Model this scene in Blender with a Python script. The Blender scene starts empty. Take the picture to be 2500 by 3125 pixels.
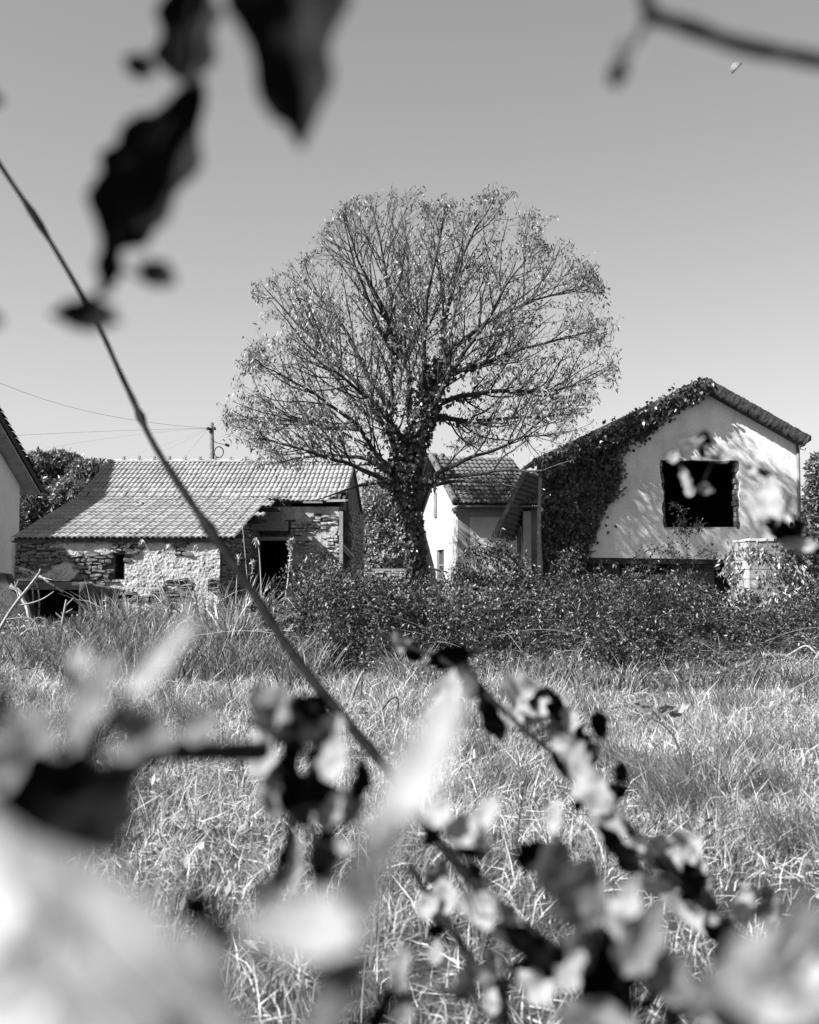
import bpy, bmesh, math, random
import numpy as np
from mathutils import Vector, Matrix, noise, kdtree

# ------------------------------------------------------------------ camera, sky, sun, exposure
sc = bpy.context.scene
FPX, CX, CY, HOR, CAMZ = 4000.0, 1250.0, 1562.5, 1760.0, 1.6      # photograph pixels (2500 x 3125)
TH = math.atan((HOR - CY) / FPX)
cam_d = bpy.data.cameras.new('camera'); cam = bpy.data.objects.new('camera', cam_d)
sc.collection.objects.link(cam); sc.camera = cam
cam.location = (0, 0, CAMZ); cam.rotation_euler = (math.pi / 2 + TH, 0, 0)
cam_d.sensor_fit = 'VERTICAL'; cam_d.sensor_height = 36.0; cam_d.lens = 36.0 * FPX / 3125.0
cam_d.clip_start = 0.05; cam_d.clip_end = 6000
cam_d.dof.use_dof = True; cam_d.dof.focus_distance = 31.0; cam_d.dof.aperture_fstop = 4.0

SUN = Vector((1.0, 0.40, -0.90)).normalized()                      # direction in which the light travels
EL = math.asin(-SUN.z)
world = bpy.data.worlds.new('World'); sc.world = world; world.use_nodes = True
nt = world.node_tree; nt.nodes.clear()
sky = nt.nodes.new('ShaderNodeTexSky'); sky.sky_type = 'NISHITA'; sky.sun_disc = False
sky.sun_elevation = EL; sky.sun_rotation = math.atan2(-SUN.x, -SUN.y)
sky.altitude = 100; sky.air_density = 1.0; sky.dust_density = 1.5; sky.ozone_density = 1.0
bw = nt.nodes.new('ShaderNodeRGBToBW')
bg = nt.nodes.new('ShaderNodeBackground'); bg.inputs['Strength'].default_value = 0.06
wo = nt.nodes.new('ShaderNodeOutputWorld')
nt.links.new(sky.outputs[0], bw.inputs[0]); nt.links.new(bw.outputs[0], bg.inputs['Color']); nt.links.new(bg.outputs[0], wo.inputs[0])
sun_d = bpy.data.lights.new('sun', 'SUN'); sun_d.energy = 5.0; sun_d.angle = math.radians(0.53); sun_d.color = (1, 1, 1)
sun_o = bpy.data.objects.new('sun', sun_d); sc.collection.objects.link(sun_o)
sun_o.rotation_euler = SUN.to_track_quat('-Z', 'Y').to_euler(); sun_o.location = (-40, -16, 40)
sc.view_settings.view_transform = 'Standard'; sc.view_settings.look = 'None'
sc.view_settings.exposure = 1.59; sc.view_settings.gamma = 1.0; sc.view_settings.use_curve_mapping = False
sc.render.engine = 'CYCLES'
sc.cycles.use_denoising = True; sc.cycles.denoiser = 'OPENIMAGEDENOISE'
sc.cycles.max_bounces = 7; sc.cycles.diffuse_bounces = 3; sc.cycles.glossy_bounces = 2; sc.cycles.transmission_bounces = 3
sc.cycles.use_adaptive_sampling = True; sc.cycles.adaptive_threshold = 0.012

# ------------------------------------------------------------------ helpers
COL = sc.collection
rng = np.random.default_rng(7)
random.seed(7)

def ray(px, py):
    dx = (px - CX) / FPX; dy = (CY - py) / FPX
    return Vector((dx, math.cos(TH) - dy * math.sin(TH), math.sin(TH) + dy * math.cos(TH)))
def P(px, py, Y):
    """World point that stands at distance Y along the view and shows at this place in the photograph."""
    d = ray(px, py); t = Y / d.y
    return Vector((d.x * t, Y, CAMZ + d.z * t))
def hit(px, py, O, n):
    d = ray(px, py); c = Vector((0, 0, CAMZ)); n = Vector(n)
    t = (Vector(O) - c).dot(n) / d.dot(n)
    return c + d * t
def gz(x, y):
    s = min(max((y - 15.0) / 13.0, 0), 1); s = s * s * (3 - 2 * s)
    return 0.35 * s + 0.05 * noise.noise(Vector((x * 0.35, y * 0.35, 3.3))) + 0.025 * noise.noise(Vector((x * 1.3, y * 1.3, 8.1)))
def gz_np(x, y):
    s = np.clip((y - 15.0) / 13.0, 0, 1); s = s * s * (3 - 2 * s)
    return 0.35 * s + 0.04 * np.sin(x * 1.1 + 0.6 * y) * np.cos(y * 0.9 - 0.3 * x)

def tag(o, label=None, cat=None, group=None, kind=None):
    if label: o['label'] = label
    if cat: o['category'] = cat
    if group: o['group'] = group
    if kind: o['kind'] = kind
    return o
def adopt(o, parent):
    if parent is not None:
        o.parent = parent
        if parent.type == 'EMPTY': o.matrix_parent_inverse = Matrix.Translation(-parent.location)
def thing(name, loc, label, cat, group=None):
    o = bpy.data.objects.new(name, None); COL.objects.link(o); o.location = loc
    o.empty_display_size = 0.2
    return tag(o, label, cat, group)
def link_mesh(name, me, mat, parent=None, smooth=False):
    if mat is not None and not me.materials: me.materials.append(mat)
    if smooth: me.polygons.foreach_set('use_smooth', [True] * len(me.polygons))
    o = bpy.data.objects.new(name, me); COL.objects.link(o); adopt(o, parent)
    return o
def np_mesh(name, v, faces, mat, parent=None, smooth=False):
    """v: (N,3); faces: (M,k) array of one face size."""
    v = np.ascontiguousarray(v, dtype=np.float32); f = np.ascontiguousarray(faces, dtype=np.int32)
    me = bpy.data.meshes.new(name); k = f.shape[1]
    me.vertices.add(len(v)); me.vertices.foreach_set('co', v.ravel())
    me.loops.add(f.size); me.loops.foreach_set('vertex_index', f.ravel())
    me.polygons.add(len(f)); me.polygons.foreach_set('loop_start', np.arange(0, f.size, k, dtype=np.int32))
    me.update(calc_edges=True)
    return link_mesh(name, me, mat, parent, smooth)

class MB:
    def __init__(s): s.v = []; s.f = []
    def add(s, vs, fs):
        b = len(s.v); s.v += [tuple(p) for p in vs]; s.f += [tuple(b + i for i in q) for q in fs]
    def box(s, x0, x1, y0, y1, z0, z1, M=None):
        vs = [Vector((x, y, z)) for z in (z0, z1) for y in (y0, y1) for x in (x0, x1)]
        if M is not None: vs = [M @ p for p in vs]
        s.add(vs, [(0, 2, 3, 1), (4, 5, 7, 6), (0, 1, 5, 4), (2, 6, 7, 3), (0, 4, 6, 2), (1, 3, 7, 5)])
    def prism(s, poly, off):
        n = len(poly); off = Vector(off); a = [Vector(p) for p in poly]; b = [p + off for p in a]
        s.add(a + b, [tuple(range(n)), tuple(range(2 * n - 1, n - 1, -1))] + [(i, i + n, (i + 1) % n + n, (i + 1) % n) for i in range(n)])
    def tube(s, pts, rad, n=6, cap=True):
        pts = [Vector(p) for p in pts]; m = len(pts)
        if not hasattr(rad, '__len__'): rad = [rad] * m
        vs = []; t0 = None
        ref = Vector((0.31, 0.17, 0.93))
        for i, p in enumerate(pts):
            t = (pts[min(i + 1, m - 1)] - pts[max(i - 1, 0)])
            t = t.normalized() if t.length > 1e-9 else Vector((0, 0, 1))
            if i == 0:
                if abs(t.dot(ref)) > 0.95: ref = Vector((1, 0.1, 0))
                a = t.cross(ref).normalized()
            else:
                a = (a - t * a.dot(t)); a = a.normalized() if a.length > 1e-6 else t.orthogonal().normalized()
            b = t.cross(a)
            for k in range(n):
                w = 2 * math.pi * k / n
                vs.append(p + (a * math.cos(w) + b * math.sin(w)) * rad[i])
        fs = [(i * n + k, i * n + (k + 1) % n, (i + 1) * n + (k + 1) % n, (i + 1) * n + k) for i in range(m - 1) for k in range(n)]
        if cap: fs += [tuple(range(n - 1, -1, -1)), tuple((m - 1) * n + k for k in range(n))]
        s.add(vs, fs)
    def build(s, name, mat, parent=None, smooth=False):
        me = bpy.data.meshes.new(name); me.from_pydata(s.v, [], s.f); me.update()
        return link_mesh(name, me, mat, parent, smooth)

def chaikin(pts, it=2):
    pts = [Vector(p) for p in pts]
    for _ in range(it):
        q = [pts[0]]
        for a, b in zip(pts[:-1], pts[1:]): q += [a * 0.75 + b * 0.25, a * 0.25 + b * 0.75]
        pts = q + [pts[-1]]
    return pts
def lerp_list(vals, n):
    xs = np.linspace(0, 1, n); return list(np.interp(xs, np.linspace(0, 1, len(vals)), vals))

# ------------------------------------------------------------------ materials (neutral greys: the photograph is black and white)
def ramp2(nt, fac, a, b, lo=0.35, hi=0.65):
    r = nt.nodes.new('ShaderNodeValToRGB')
    r.color_ramp.elements[0].position = lo; r.color_ramp.elements[0].color = (a, a, a, 1)
    r.color_ramp.elements[1].position = hi; r.color_ramp.elements[1].color = (b, b, b, 1)
    nt.links.new(fac, r.inputs[0]); return r.outputs[0]
def noise_tex(nt, scale, detail=6, rough=0.6, stretch=None, coord='Object'):
    tc = nt.nodes.new('ShaderNodeTexCoord'); n = nt.nodes.new('ShaderNodeTexNoise')
    n.inputs['Scale'].default_value = scale; n.inputs['Detail'].default_value = detail; n.inputs['Roughness'].default_value = rough
    if stretch:
        mp = nt.nodes.new('ShaderNodeMapping'); mp.inputs['Scale'].default_value = stretch
        nt.links.new(tc.outputs[coord], mp.inputs[0]); nt.links.new(mp.outputs[0], n.inputs[0])
    else: nt.links.new(tc.outputs[coord], n.inputs[0])
    return n.outputs['Fac']
def mix(nt, a, b, fac, mode='MIX'):
    m = nt.nodes.new('ShaderNodeMixRGB'); m.blend_type = mode
    for s, x in ((m.inputs[1], a), (m.inputs[2], b), (m.inputs[0], fac)):
        if isinstance(x, float): s.default_value = x if s.type == 'VALUE' else (x, x, x, 1)
        else: nt.links.new(x, s)
    return m.outputs[0]
KT = 0.8                                            # overall reflectance trim
def surf(name, a, b, scale=4, lo=0.35, hi=0.65, rough=0.85, bump=0.3, bscale=30, stretch=None, fine=None, spec=0.3, streak=None, island=0.0):
    m = bpy.data.materials.new(name); m.use_nodes = True; nt = m.node_tree
    p = nt.nodes['Principled BSDF']; p.inputs['Roughness'].default_value = rough; p.inputs['Specular IOR Level'].default_value = spec
    if 'white' not in name: a, b = a * KT, b * KT
    col = ramp2(nt, noise_tex(nt, scale, stretch=stretch), a, b, lo, hi)
    if fine:                                             # (scale, darkest) fine speckle of dirt
        col = mix(nt, col, ramp2(nt, noise_tex(nt, fine[0], 8, 0.7), fine[1], 1.0, 0.3, 0.55), 1.0, 'MULTIPLY')
    if streak:                                           # (scale, darkest) rain streaks running down a wall
        col = mix(nt, col, ramp2(nt, noise_tex(nt, streak[0], 5, 0.6, (1, 1, 0.06)), streak[1], 1.0, 0.36, 0.56), 1.0, 'MULTIPLY')
    if island:
        g = nt.nodes.new('ShaderNodeObjectInfo')
        col = mix(nt, col, ramp2(nt, g.outputs['Random'], 1.0 - island, 1.0, 0, 1), 1.0, 'MULTIPLY')
    nt.links.new(col, p.inputs['Base Color'])
    if bump:
        b_ = nt.nodes.new('ShaderNodeBump'); b_.inputs['Strength'].default_value = bump; b_.inputs['Distance'].default_value = 0.03
        nt.links.new(noise_tex(nt, bscale, 8, 0.65), b_.inputs['Height']); nt.links.new(b_.outputs[0], p.inputs['Normal'])
    return m
def foliage(name, lo, hi, trans=0.3, gloss=0.25, rough=0.45, mottled=None, patch=None):
    """leaf and blade material: each leaf takes its own tone; light comes through it."""
    m = bpy.data.materials.new(name); m.use_nodes = True; nt = m.node_tree
    p = nt.nodes['Principled BSDF']; p.inputs['Roughness'].default_value = rough; p.inputs['Specular IOR Level'].default_value = gloss
    g = nt.nodes.new('ShaderNodeNewGeometry')
    if not mottled: lo, hi = lo * KT, hi * KT
    col = ramp2(nt, g.outputs['Random Per Island'], lo, hi, 0, 1)
    if mottled:
        col = mix(nt, col, ramp2(nt, noise_tex(nt, mottled[0], 7, 0.65), mottled[1], 1.0, *(mottled[2:] or (0.38, 0.58))), 1.0, 'MULTIPLY')
        b_ = nt.nodes.new('ShaderNodeBump'); b_.inputs['Strength'].default_value = 0.5; b_.inputs['Distance'].default_value = 0.004
        nt.links.new(noise_tex(nt, mottled[0] * 2.5, 6, 0.6), b_.inputs['Height']); nt.links.new(b_.outputs[0], p.inputs['Normal'])
    if patch: col = mix(nt, col, ramp2(nt, noise_tex(nt, patch[0], 5, 0.6), patch[1], 1.0, 0.36, 0.60), 1.0, 'MULTIPLY')   # green and bleached patches of the meadow
    nt.links.new(col, p.inputs['Base Color'])
    t = nt.nodes.new('ShaderNodeBsdfTranslucent'); nt.links.new(col, t.inputs['Color'])
    mx = nt.nodes.new('ShaderNodeMixShader'); mx.inputs[0].default_value = trans
    nt.links.new(p.outputs[0], mx.inputs[1]); nt.links.new(t.outputs[0], mx.inputs[2])
    nt.links.new(mx.outputs[0], nt.nodes['Material Output'].inputs['Surface'])
    return m

M = {}
M['soil'] = surf('soil', 0.025, 0.07, 3, bump=0.8, bscale=25, fine=(40, 0.5))
M['grass'] = foliage('dry_grass', 0.055, 0.92, 0.35, 0.3, patch=(0.75, 0.5))
M['wispy'] = foliage('wispy_grass', 0.1, 0.18, 0.3, 0.2)
M['reed'] = foliage('reed_blade', 0.14, 0.46, 0.3, 0.4)
M['weedgrass'] = foliage('weedy_grass', 0.03, 0.26, 0.3, 0.3)
M['straw'] = foliage('straw_stem', 0.2, 0.6, 0.2, 0.2)
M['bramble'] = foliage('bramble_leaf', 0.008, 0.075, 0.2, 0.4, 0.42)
M['cane'] = surf('bramble_cane', 0.05, 0.12, 20, bump=0.2)
M['palecane'] = surf('pale_dead_wood', 0.18, 0.34, 14, bump=0.4, bscale=60)
M['ivy'] = foliage('ivy_leaf', 0.025, 0.15, 0.12, 0.6, 0.35)
M['treeleaf'] = foliage('autumn_tree_leaf', 0.07, 0.4, 0.35, 0.4, 0.4)
M['shrubleaf'] = foliage('shrub_leaf', 0.1, 0.42, 0.3, 0.5, 0.38)
M['farleaf'] = foliage('distant_leaf', 0.06, 0.22, 0.3, 0.4, 0.4)
M['hazeleaf'] = foliage('hazy_hedge_leaf', 0.2, 0.34, 0.3, 0.3, 0.5)  # pale base stands for haze over the far hedge
M['bark'] = surf('bark', 0.022, 0.075, 9, bump=0.9, bscale=26, stretch=(1, 1, 0.3))
M['stem'] = surf('vine_stem', 0.005, 0.014, 60, bump=0.25, bscale=90, spec=0.1)
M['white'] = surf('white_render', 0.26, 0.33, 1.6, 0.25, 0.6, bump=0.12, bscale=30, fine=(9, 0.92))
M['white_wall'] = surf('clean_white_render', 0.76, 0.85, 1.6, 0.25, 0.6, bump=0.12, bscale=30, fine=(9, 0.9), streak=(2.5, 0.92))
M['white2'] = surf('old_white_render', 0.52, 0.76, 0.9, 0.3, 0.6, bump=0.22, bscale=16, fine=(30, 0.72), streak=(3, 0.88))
M['grey_render'] = surf('grey_render', 0.15, 0.28, 1.5, bump=0.2, fine=(10, 0.7), streak=(4, 0.75))
M['soffit'] = surf('soffit_render', 0.55, 0.72, 1.8, 0.3, 0.6, bump=0.1, fine=(6, 0.6))
M['plaster'] = surf('lime_plaster', 0.40, 0.64, 5, bump=1.0, bscale=26, fine=(22, 0.5))
M['mortar'] = surf('earth_mortar', 0.05, 0.14, 6, bump=0.9, bscale=22, fine=(30, 0.5))
M['stone'] = surf('rubble_stone', 0.12, 0.34, 2.2, bump=0.7, bscale=9, fine=(20, 0.5), island=0.55)
M['stone_lt'] = surf('pale_rubble_stone', 0.34, 0.56, 2.2, bump=0.7, bscale=9, fine=(20, 0.55), island=0.4)
M['tile'] = surf('clay_tile', 0.27, 0.44, 1.1, 0.3, 0.6, bump=0.2, bscale=25, fine=(14, 0.66), island=0.34)
M['tile_dark'] = surf('weathered_clay_tile', 0.09, 0.20, 5, bump=0.35, bscale=25, fine=(14, 0.5), island=0.4)
M['wood'] = surf('grey_timber', 0.10, 0.20, 5, bump=0.5, bscale=20, stretch=(0.3, 4, 6), fine=(30, 0.7))
M['wood_lt'] = surf('pale_timber', 0.24, 0.38, 5, bump=0.5, bscale=20, stretch=(0.4, 4, 6), fine=(24, 0.65))
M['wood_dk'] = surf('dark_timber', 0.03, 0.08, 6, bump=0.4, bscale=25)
M['moss'] = surf('mossy_verge', 0.025, 0.09, 7, bump=1.0, bscale=18, fine=(30, 0.4))
M['dark'] = surf('deep_shade', 0.012, 0.03, 3, bump=0.2)  # near-black base stands for the shade in the room and under the slab
M['concrete'] = surf('concrete', 0.28, 0.40, 2.5, bump=0.3, bscale=40, fine=(18, 0.75), streak=(4, 0.8), island=0.15)
M['dark_conc'] = surf('shaded_concrete', 0.05, 0.13, 3, bump=0.6, bscale=20, fine=(14, 0.5))  # shade on the pier's front put into a dark base; wall stub shares it
M['metal'] = surf('grey_metal', 0.12, 0.25, 8, rough=0.5, bump=0.05)
M['plastic'] = surf('pale_plastic_pipe', 0.30, 0.42, 10, rough=0.4, bump=0.02)
M['rubber'] = surf('black_rubber', 0.01, 0.02, 10, rough=0.5, bump=0.02)
M['glass'] = surf('dusty_glass', 0.06, 0.16, 4, rough=0.25, bump=0.02, spec=0.6)
M['moon'] = surf('moon_rock', 0.11, 0.17, 0.35, bump=0)
M['leaf_w'] = foliage('sunlit_leaf', 0.25, 0.36, 0.35, 0.25, 0.5, (60, 0.72))  # paler base stands for leaves that catch the sun
M['leaf_g'] = foliage('grey_leaf', 0.1, 0.19, 0.30, 0.25, 0.5, (60, 0.6))
M['leaf_d'] = foliage('shaded_leaf', 0.002, 0.005, 0.03, 0.06, 0.6, (60, 0.6))  # near-black base stands for leaves in shade
M['leaf_m'] = foliage('mottled_leaf', 0.34, 0.42, 0.3, 0.2, 0.5, (26, 0.34, 0.43, 0.54))
# ------------------------------------------------------------------ ground
def build_ground():
    ys = np.concatenate([np.linspace(-6, 45, 150), np.geomspace(46, 2500, 26)])
    tx = np.linspace(-1, 1, 121); v = []
    for y in ys:
        w = 14 + max(y, 0) * 0.55 if y < 50 else 40 + (y - 50) * 1.6
        for t in tx:
            x = w * t; v.append((x, y, gz(x, y) if y < 60 else 0.35))
    n = len(tx); m = len(ys); i = np.arange((m - 1) * n).reshape(m - 1, n)[:, :-1].ravel()
    g = np_mesh('ground', np.array(v), np.stack([i, i + 1, i + n + 1, i + n], 1), M['soil'], smooth=True)
    tag(g, kind='structure')
build_ground()

# ------------------------------------------------------------------ shared pieces
def stone_meshes(k=12):
    out = []
    for i in range(k):
        r = random.Random(100 + i); bm = bmesh.new()
        bmesh.ops.create_cube(bm, size=1.0)
        bmesh.ops.subdivide_edges(bm, edges=bm.edges[:], cuts=1, use_grid_fill=True)
        for v in bm.verts:
            c = v.co; e = sum(abs(x) > 0.4 for x in c)
            c *= {1: 1.0, 2: 0.93, 3: 0.82}[max(e, 1)] if e else 1
            c.x += r.uniform(-0.09, 0.09); c.y += r.uniform(-0.12, 0.12); c.z += r.uniform(-0.12, 0.12)
        me = bpy.data.meshes.new('stone'); bm.to_mesh(me); bm.free(); out.append(me)
    return out
STONES = stone_meshes()
STONE_BY_MAT = {}
def stone_obj(name, M4, mat, parent, r):
    key = mat.name
    if key not in STONE_BY_MAT:
        STONE_BY_MAT[key] = [m.copy() for m in STONES]
        for m in STONE_BY_MAT[key]: m.materials.append(mat)
    o = bpy.data.objects.new(name, r.choice(STONE_BY_MAT[key])); COL.objects.link(o); adopt(o, parent)
    o.matrix_basis = M4; return o
def rubble(parent, O, u, s0, s1, z0, z1, holes, mat, seed, skip=None, course=(0.08, 0.15), length=(0.16, 0.42), proud=0.03, top=None, joined=False):
    """courses of separate stones bedded on a wall face; u runs along the wall, the face looks to -(z x u)."""
    r = random.Random(seed); u = Vector(u).normalized(); n = Vector((u.y, -u.x, 0)); k = 0; z = z0; items = []
    while z < z1 - 0.03:
        h = r.uniform(*course); s = s0 - r.uniform(0, 0.2)
        while s < s1:
            w = r.uniform(*length) * (1.0 if r.random() < 0.8 else 0.6); a = max(s, s0); b = min(s + w, s1); s += w
            c, zc = (a + b) / 2, z + h / 2
            if b - a < 0.05 or zc > z1 - 0.02: continue
            if top and zc + h * 0.4 > top(c): continue
            if any(b > q[0] + 0.03 and a < q[1] - 0.03 and zc + h * 0.4 > q[2] and zc - h * 0.4 < q[3] for q in holes): continue
            if skip and skip(c, zc): continue
            p = Vector(O) + u * c + n * (proud + r.uniform(-0.025, 0.02)); p.z = zc + r.uniform(-0.018, 0.018)
            d = 0.13
            B = Matrix((( u.x * (b - a) * 0.97, -n.x * d, 0, p.x), (u.y * (b - a) * 0.97, -n.y * d, 0, p.y), (0, 0, h * 0.93, p.z), (0, 0, 0, 1)))
            B = B @ Matrix.Rotation(r.uniform(-0.12, 0.12), 4, 'Y')
            if joined: items.append((r.choice(STONES), B))
            else: stone_obj('stone', B, mat, parent, r)
            k += 1
        z += h
    if joined: bake('stones', items, mat, parent)
    return k
def lumpy_sheet(name, O, u, s0, s1, z0, z1, height, mat, parent, ns, nz):
    u = Vector(u).normalized(); n = Vector((u.y, -u.x, 0)); v = []; ok = []
    for j in range(nz + 1):
        for i in range(ns + 1):
            s = s0 + (s1 - s0) * i / ns; z = z0 + (z1 - z0) * j / nz
            h = height(s, z); p = Vector(O) + u * s + n * (h if h is not None else -9); v.append((p.x, p.y, z))
            ok.append(h is not None and h > -0.08)
    i = np.arange(nz * (ns + 1)).reshape(nz, ns + 1)[:, :-1].ravel()
    f = np.stack([i, i + 1, i + ns + 2, i + ns + 1], 1); f = f[np.array(ok)[f].all(axis=1)]
    return np_mesh(name, np.array(v), f, mat, parent, smooth=True)

def tile_mesh(w, l, h=0.035, lip=0.028):
    nx = 8; xs = [w * i / nx for i in range(nx + 1)]; zs = [h * abs(math.sin(2 * math.pi * (i / nx))) ** 0.8 for i in range(nx + 1)]
    v = []; f = []
    for row, (y, dz) in enumerate(((0, lip), (l * 1.12, 0.0))):
        v += [(x, y, z + dz) for x, z in zip(xs, zs)]
    v += [(x, 0.004, z + lip - 0.03) for x, z in zip(xs, zs)]
    n = nx + 1
    f += [(i, i + 1, n + i + 1, n + i) for i in range(nx)] + [(2 * n + i, 2 * n + i + 1, i + 1, i) for i in range(nx)]
    me = bpy.data.meshes.new('roof_tile'); me.from_pydata(v, [], f); me.update()
    me.polygons.foreach_set('use_smooth', [True] * nx + [False] * nx)
    return me
def lay_tiles(parent, eave0, udir, up, nrows, rowlen, w, limits, mat, seed, keep, stuff):
    """limits(row) -> (u0, u1) along udir from eave0; keep(row) True: a tile is a part of its own; else it goes to the list stuff."""
    r = random.Random(seed); udir = Vector(udir).normalized(); up = Vector(up).normalized(); nrm = udir.cross(up).normalized()
    me = tile_mesh(w, rowlen); me.materials.append(mat)
    for row in range(nrows):
        a, b = limits(row); u = a
        while u < b - 0.3 * w:
            if not (callable(keep) and keep(row, u) is None):
                p = Vector(eave0) + udir * (u + r.uniform(-0.006, 0.006)) + up * (row * rowlen + r.uniform(-0.012, 0.012)) + nrm * 0.015
                B = Matrix(((udir.x, up.x, nrm.x, p.x), (udir.y, up.y, nrm.y, p.y), (udir.z, up.z, nrm.z, p.z), (0, 0, 0, 1)))
                B = B @ Matrix.Rotation(r.uniform(-0.02, 0.02), 4, 'Z') @ Matrix.Rotation(r.uniform(-0.015, 0.015), 4, 'Y')
                if r.random() < 0.05: B = B @ Matrix.Translation((r.uniform(-0.01, 0.01), -r.uniform(0.02, 0.07), 0.008)) @ Matrix.Rotation(r.uniform(-0.09, 0.09), 4, 'Z')
                if keep(row, u):
                    o = bpy.data.objects.new('roof_tile', me); COL.objects.link(o); adopt(o, parent); o.matrix_basis = B
                else: stuff.append((me, B))
            u += w
def bake(name, items, mat, parent):
    mb = MB()
    for me, B in items: mb.add([B @ v.co for v in me.vertices], [tuple(p.vertices) for p in me.polygons])
    o = mb.build(name, mat, parent, smooth=False); o['kind'] = 'stuff'; return o

# ------------------------------------------------------------------ the tiled stone shed
def build_shed():
    SH = 0.05
    def S(u, Y, z): return Vector((u + SH * (Y - 34.0), Y, z))
    YE, YK, YR, YB = 29.25, 34.0, 36.9, 39.8
    zE = P(300, 1645, YE).z; zK = P(900, 1522, YK).z; zR = P(700, 1412, YR).z
    uL, uR = -8.66, -1.76
    t = thing('stone_shed', S(-5, 31, 0.3), 'long stone shed with pale tiled roof broken open at its lower right', 'shed')
    # roof decks
    up1 = (S(0, YK, zK) - S(0, YE, zE)); L1 = up1.length; up1.normalize()
    up2 = (S(0, YR, zR) - S(0, YK, zK)); L2 = up2.length; up2.normalize()
    def rlim(f): return -3.76 + (-3.45 + 3.76) * f ** 1.15       # right end of the broken lower roof
    mb = MB(); q = 12; R = random.Random(4)
    for i in range(q):
        a, b = i / q, (i + 1) / q
        e0 = S(uL + 0.05, YE, zE) + up1 * (L1 * a + 0.06); e1 = S(uL + 0.05, YE, zE) + up1 * (L1 * b + 0.055)
        w = rlim(a) - uL - 0.35 - R.uniform(0, 0.15)
        mb.prism([e0, e0 + Vector((w, 0, 0)), e1 + Vector((w, 0, 0)), e1], (0, 0, -0.06))
    mb.prism([S(uL + 0.05, YK, zK) + up2 * 0.02, S(uR - 0.05, YK, zK) + up2 * 0.02, S(uR - 0.05, YR, zR), S(uL + 0.05, YR, zR)], (0, 0, -0.06))
    mb.prism([S(uL + 0.05, YB + 0.2, zK - 0.1), S(uL + 0.05, YR, zR), S(uR - 0.05, YR, zR), S(uR - 0.05, YB + 0.2, zK - 0.1)], (0, 0, -0.06))
    roof = mb.build('roof', M['wood_dk'], t)
    rest = []; n1, n2 = 12, 8; rows1 = L1 / n1; rows2 = L2 / n2; w = 0.25
    jit = [random.Random(i).uniform(-0.1, 0.12) for i in range(30)]
    lay_tiles(roof, S(0, YE, zE), (1, 0, 0), up1, n1, rows1, w, lambda r: (uL + r * 0.0, rlim((r + 0.4) / n1) + jit[r]), M['tile'], 11,
              lambda r, u: True, rest)
    lay_tiles(roof, S(0, YK, zK), (1, 0, 0), up2, n2, rows2, w, lambda r: (uL, uR + 0.02), M['tile'], 12,
              lambda r, u: None if (r == 0 and u > -2.15) else (r < 2), rest)
    lay_tiles(roof, S(0, YK, zK) - up2 * rows2 * 0.72, (1, 0, 0), up2, 1, rows2, w, lambda r: (-3.3, uR + 0.02), M['tile'], 13, lambda r, u: None if u > -2.25 else True, rest)
    bake('roof_tiles', rest, M['tile'], roof)
    mb = MB(); a_ = S(-3.3, YK, zK) - up2 * 0.2; b_ = S(uR - 0.05, YK, zK) - up2 * 0.2; mb.prism([a_, b_, b_ + up2 * 0.21, a_ + up2 * 0.21], (0, 0, -0.05)); mb.build('eave_deck', M['wood_dk'], roof)
    # stray tiles slid down at the break
    for k, (px, py, Y, rz, tx) in enumerate(((842, 1516, 33.6, 0.1, 0.05), (1030, 1528, 33.8, -0.2, 0.1), (955, 1534, 33.85, 0.05, -0.02))):
        mb = MB(); B = Matrix.Translation(P(px, py, Y)) @ Matrix.Rotation(rz, 4, 'Z') @ Matrix.Rotation(tx, 4, 'X')
        mb.box(-0.25, 0.25, -0.16, 0.16, -0.02, 0.02, B); mb.build('slipped_tile', M['tile'], roof)
    # ridge tiles with raised ends
    r = random.Random(3); nr = 16; step = (uR - uL) / nr
    for i in range(nr):
        a = uL + i * step; mb = MB(); pts = []
        for s in (0, 1):
            for k in range(7):
                w_ = math.pi * (k / 6); pts.append(S(a + step * s * 0.99, YR, zR + 0.015 + r.uniform(-0.004, 0.004)) + Vector((0, -0.15 * math.cos(w_), 0.085 * math.sin(w_))))
        mb.add(pts, [(k, k + 1, k + 8, k + 7) for k in range(6)])
        c = S(a + step * 0.98, YR, zR)
        Bm = Matrix.Translation(c) @ Matrix.Rotation(0.25, 4, 'Y')
        mb.box(-0.025, 0.025, -0.11, 0.02, 0.05, 0.19 + r.uniform(-0.02, 0.01), Bm)
        mb.build('ridge_tile', M['tile'], roof)
    # gutter board along the eave
    mb = MB(); mb.prism([S(uL, YE + 0.05, zE - 0.03), S(-3.9, YE + 0.05, zE - 0.02), S(-3.9, YE + 0.05, zE - 0.07), S(uL, YE + 0.05, zE - 0.08)], (0, 0.06, 0)); mb.build('eave_board', M['wood_dk'], roof)
    # front wall of the lean-to
    YW = YE + 0.17; O = Vector((0, YW, 0)); u = Vector((1, 0, 0))
    def X(px): return hit(px, 1700, O, (0, 1, 0)).x
    def Z(py): return hit(400, py, O, (0, 1, 0)).z
    x0, xc = X(46), X(674); zt = zE + 0.02
    win = (X(352), X(379), Z(1766), Z(1692)); cav = (X(62), X(250), 0.0, Z(1778))
    core = MB()
    def blk(a, b, c, d): core.box(a, b, YW, YW + 0.42, c, d)
    blk(x0, win[0], cav[3], zt); blk(win[0], win[1], win[3], zt); blk(win[0], win[1], cav[3], win[2]); blk(win[1], xc, cav[3], zt)
    blk(cav[1], xc, 0.1, cav[3]); blk(x0, cav[0], 0.1, cav[3])
    core.box(cav[0] - 0.3, cav[1] + 0.4, YW + 1.6, YW + 1.7, 0.1, cav[3] + 0.3)
    wall = core.build('front_wall', M['mortar'], t)
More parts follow.
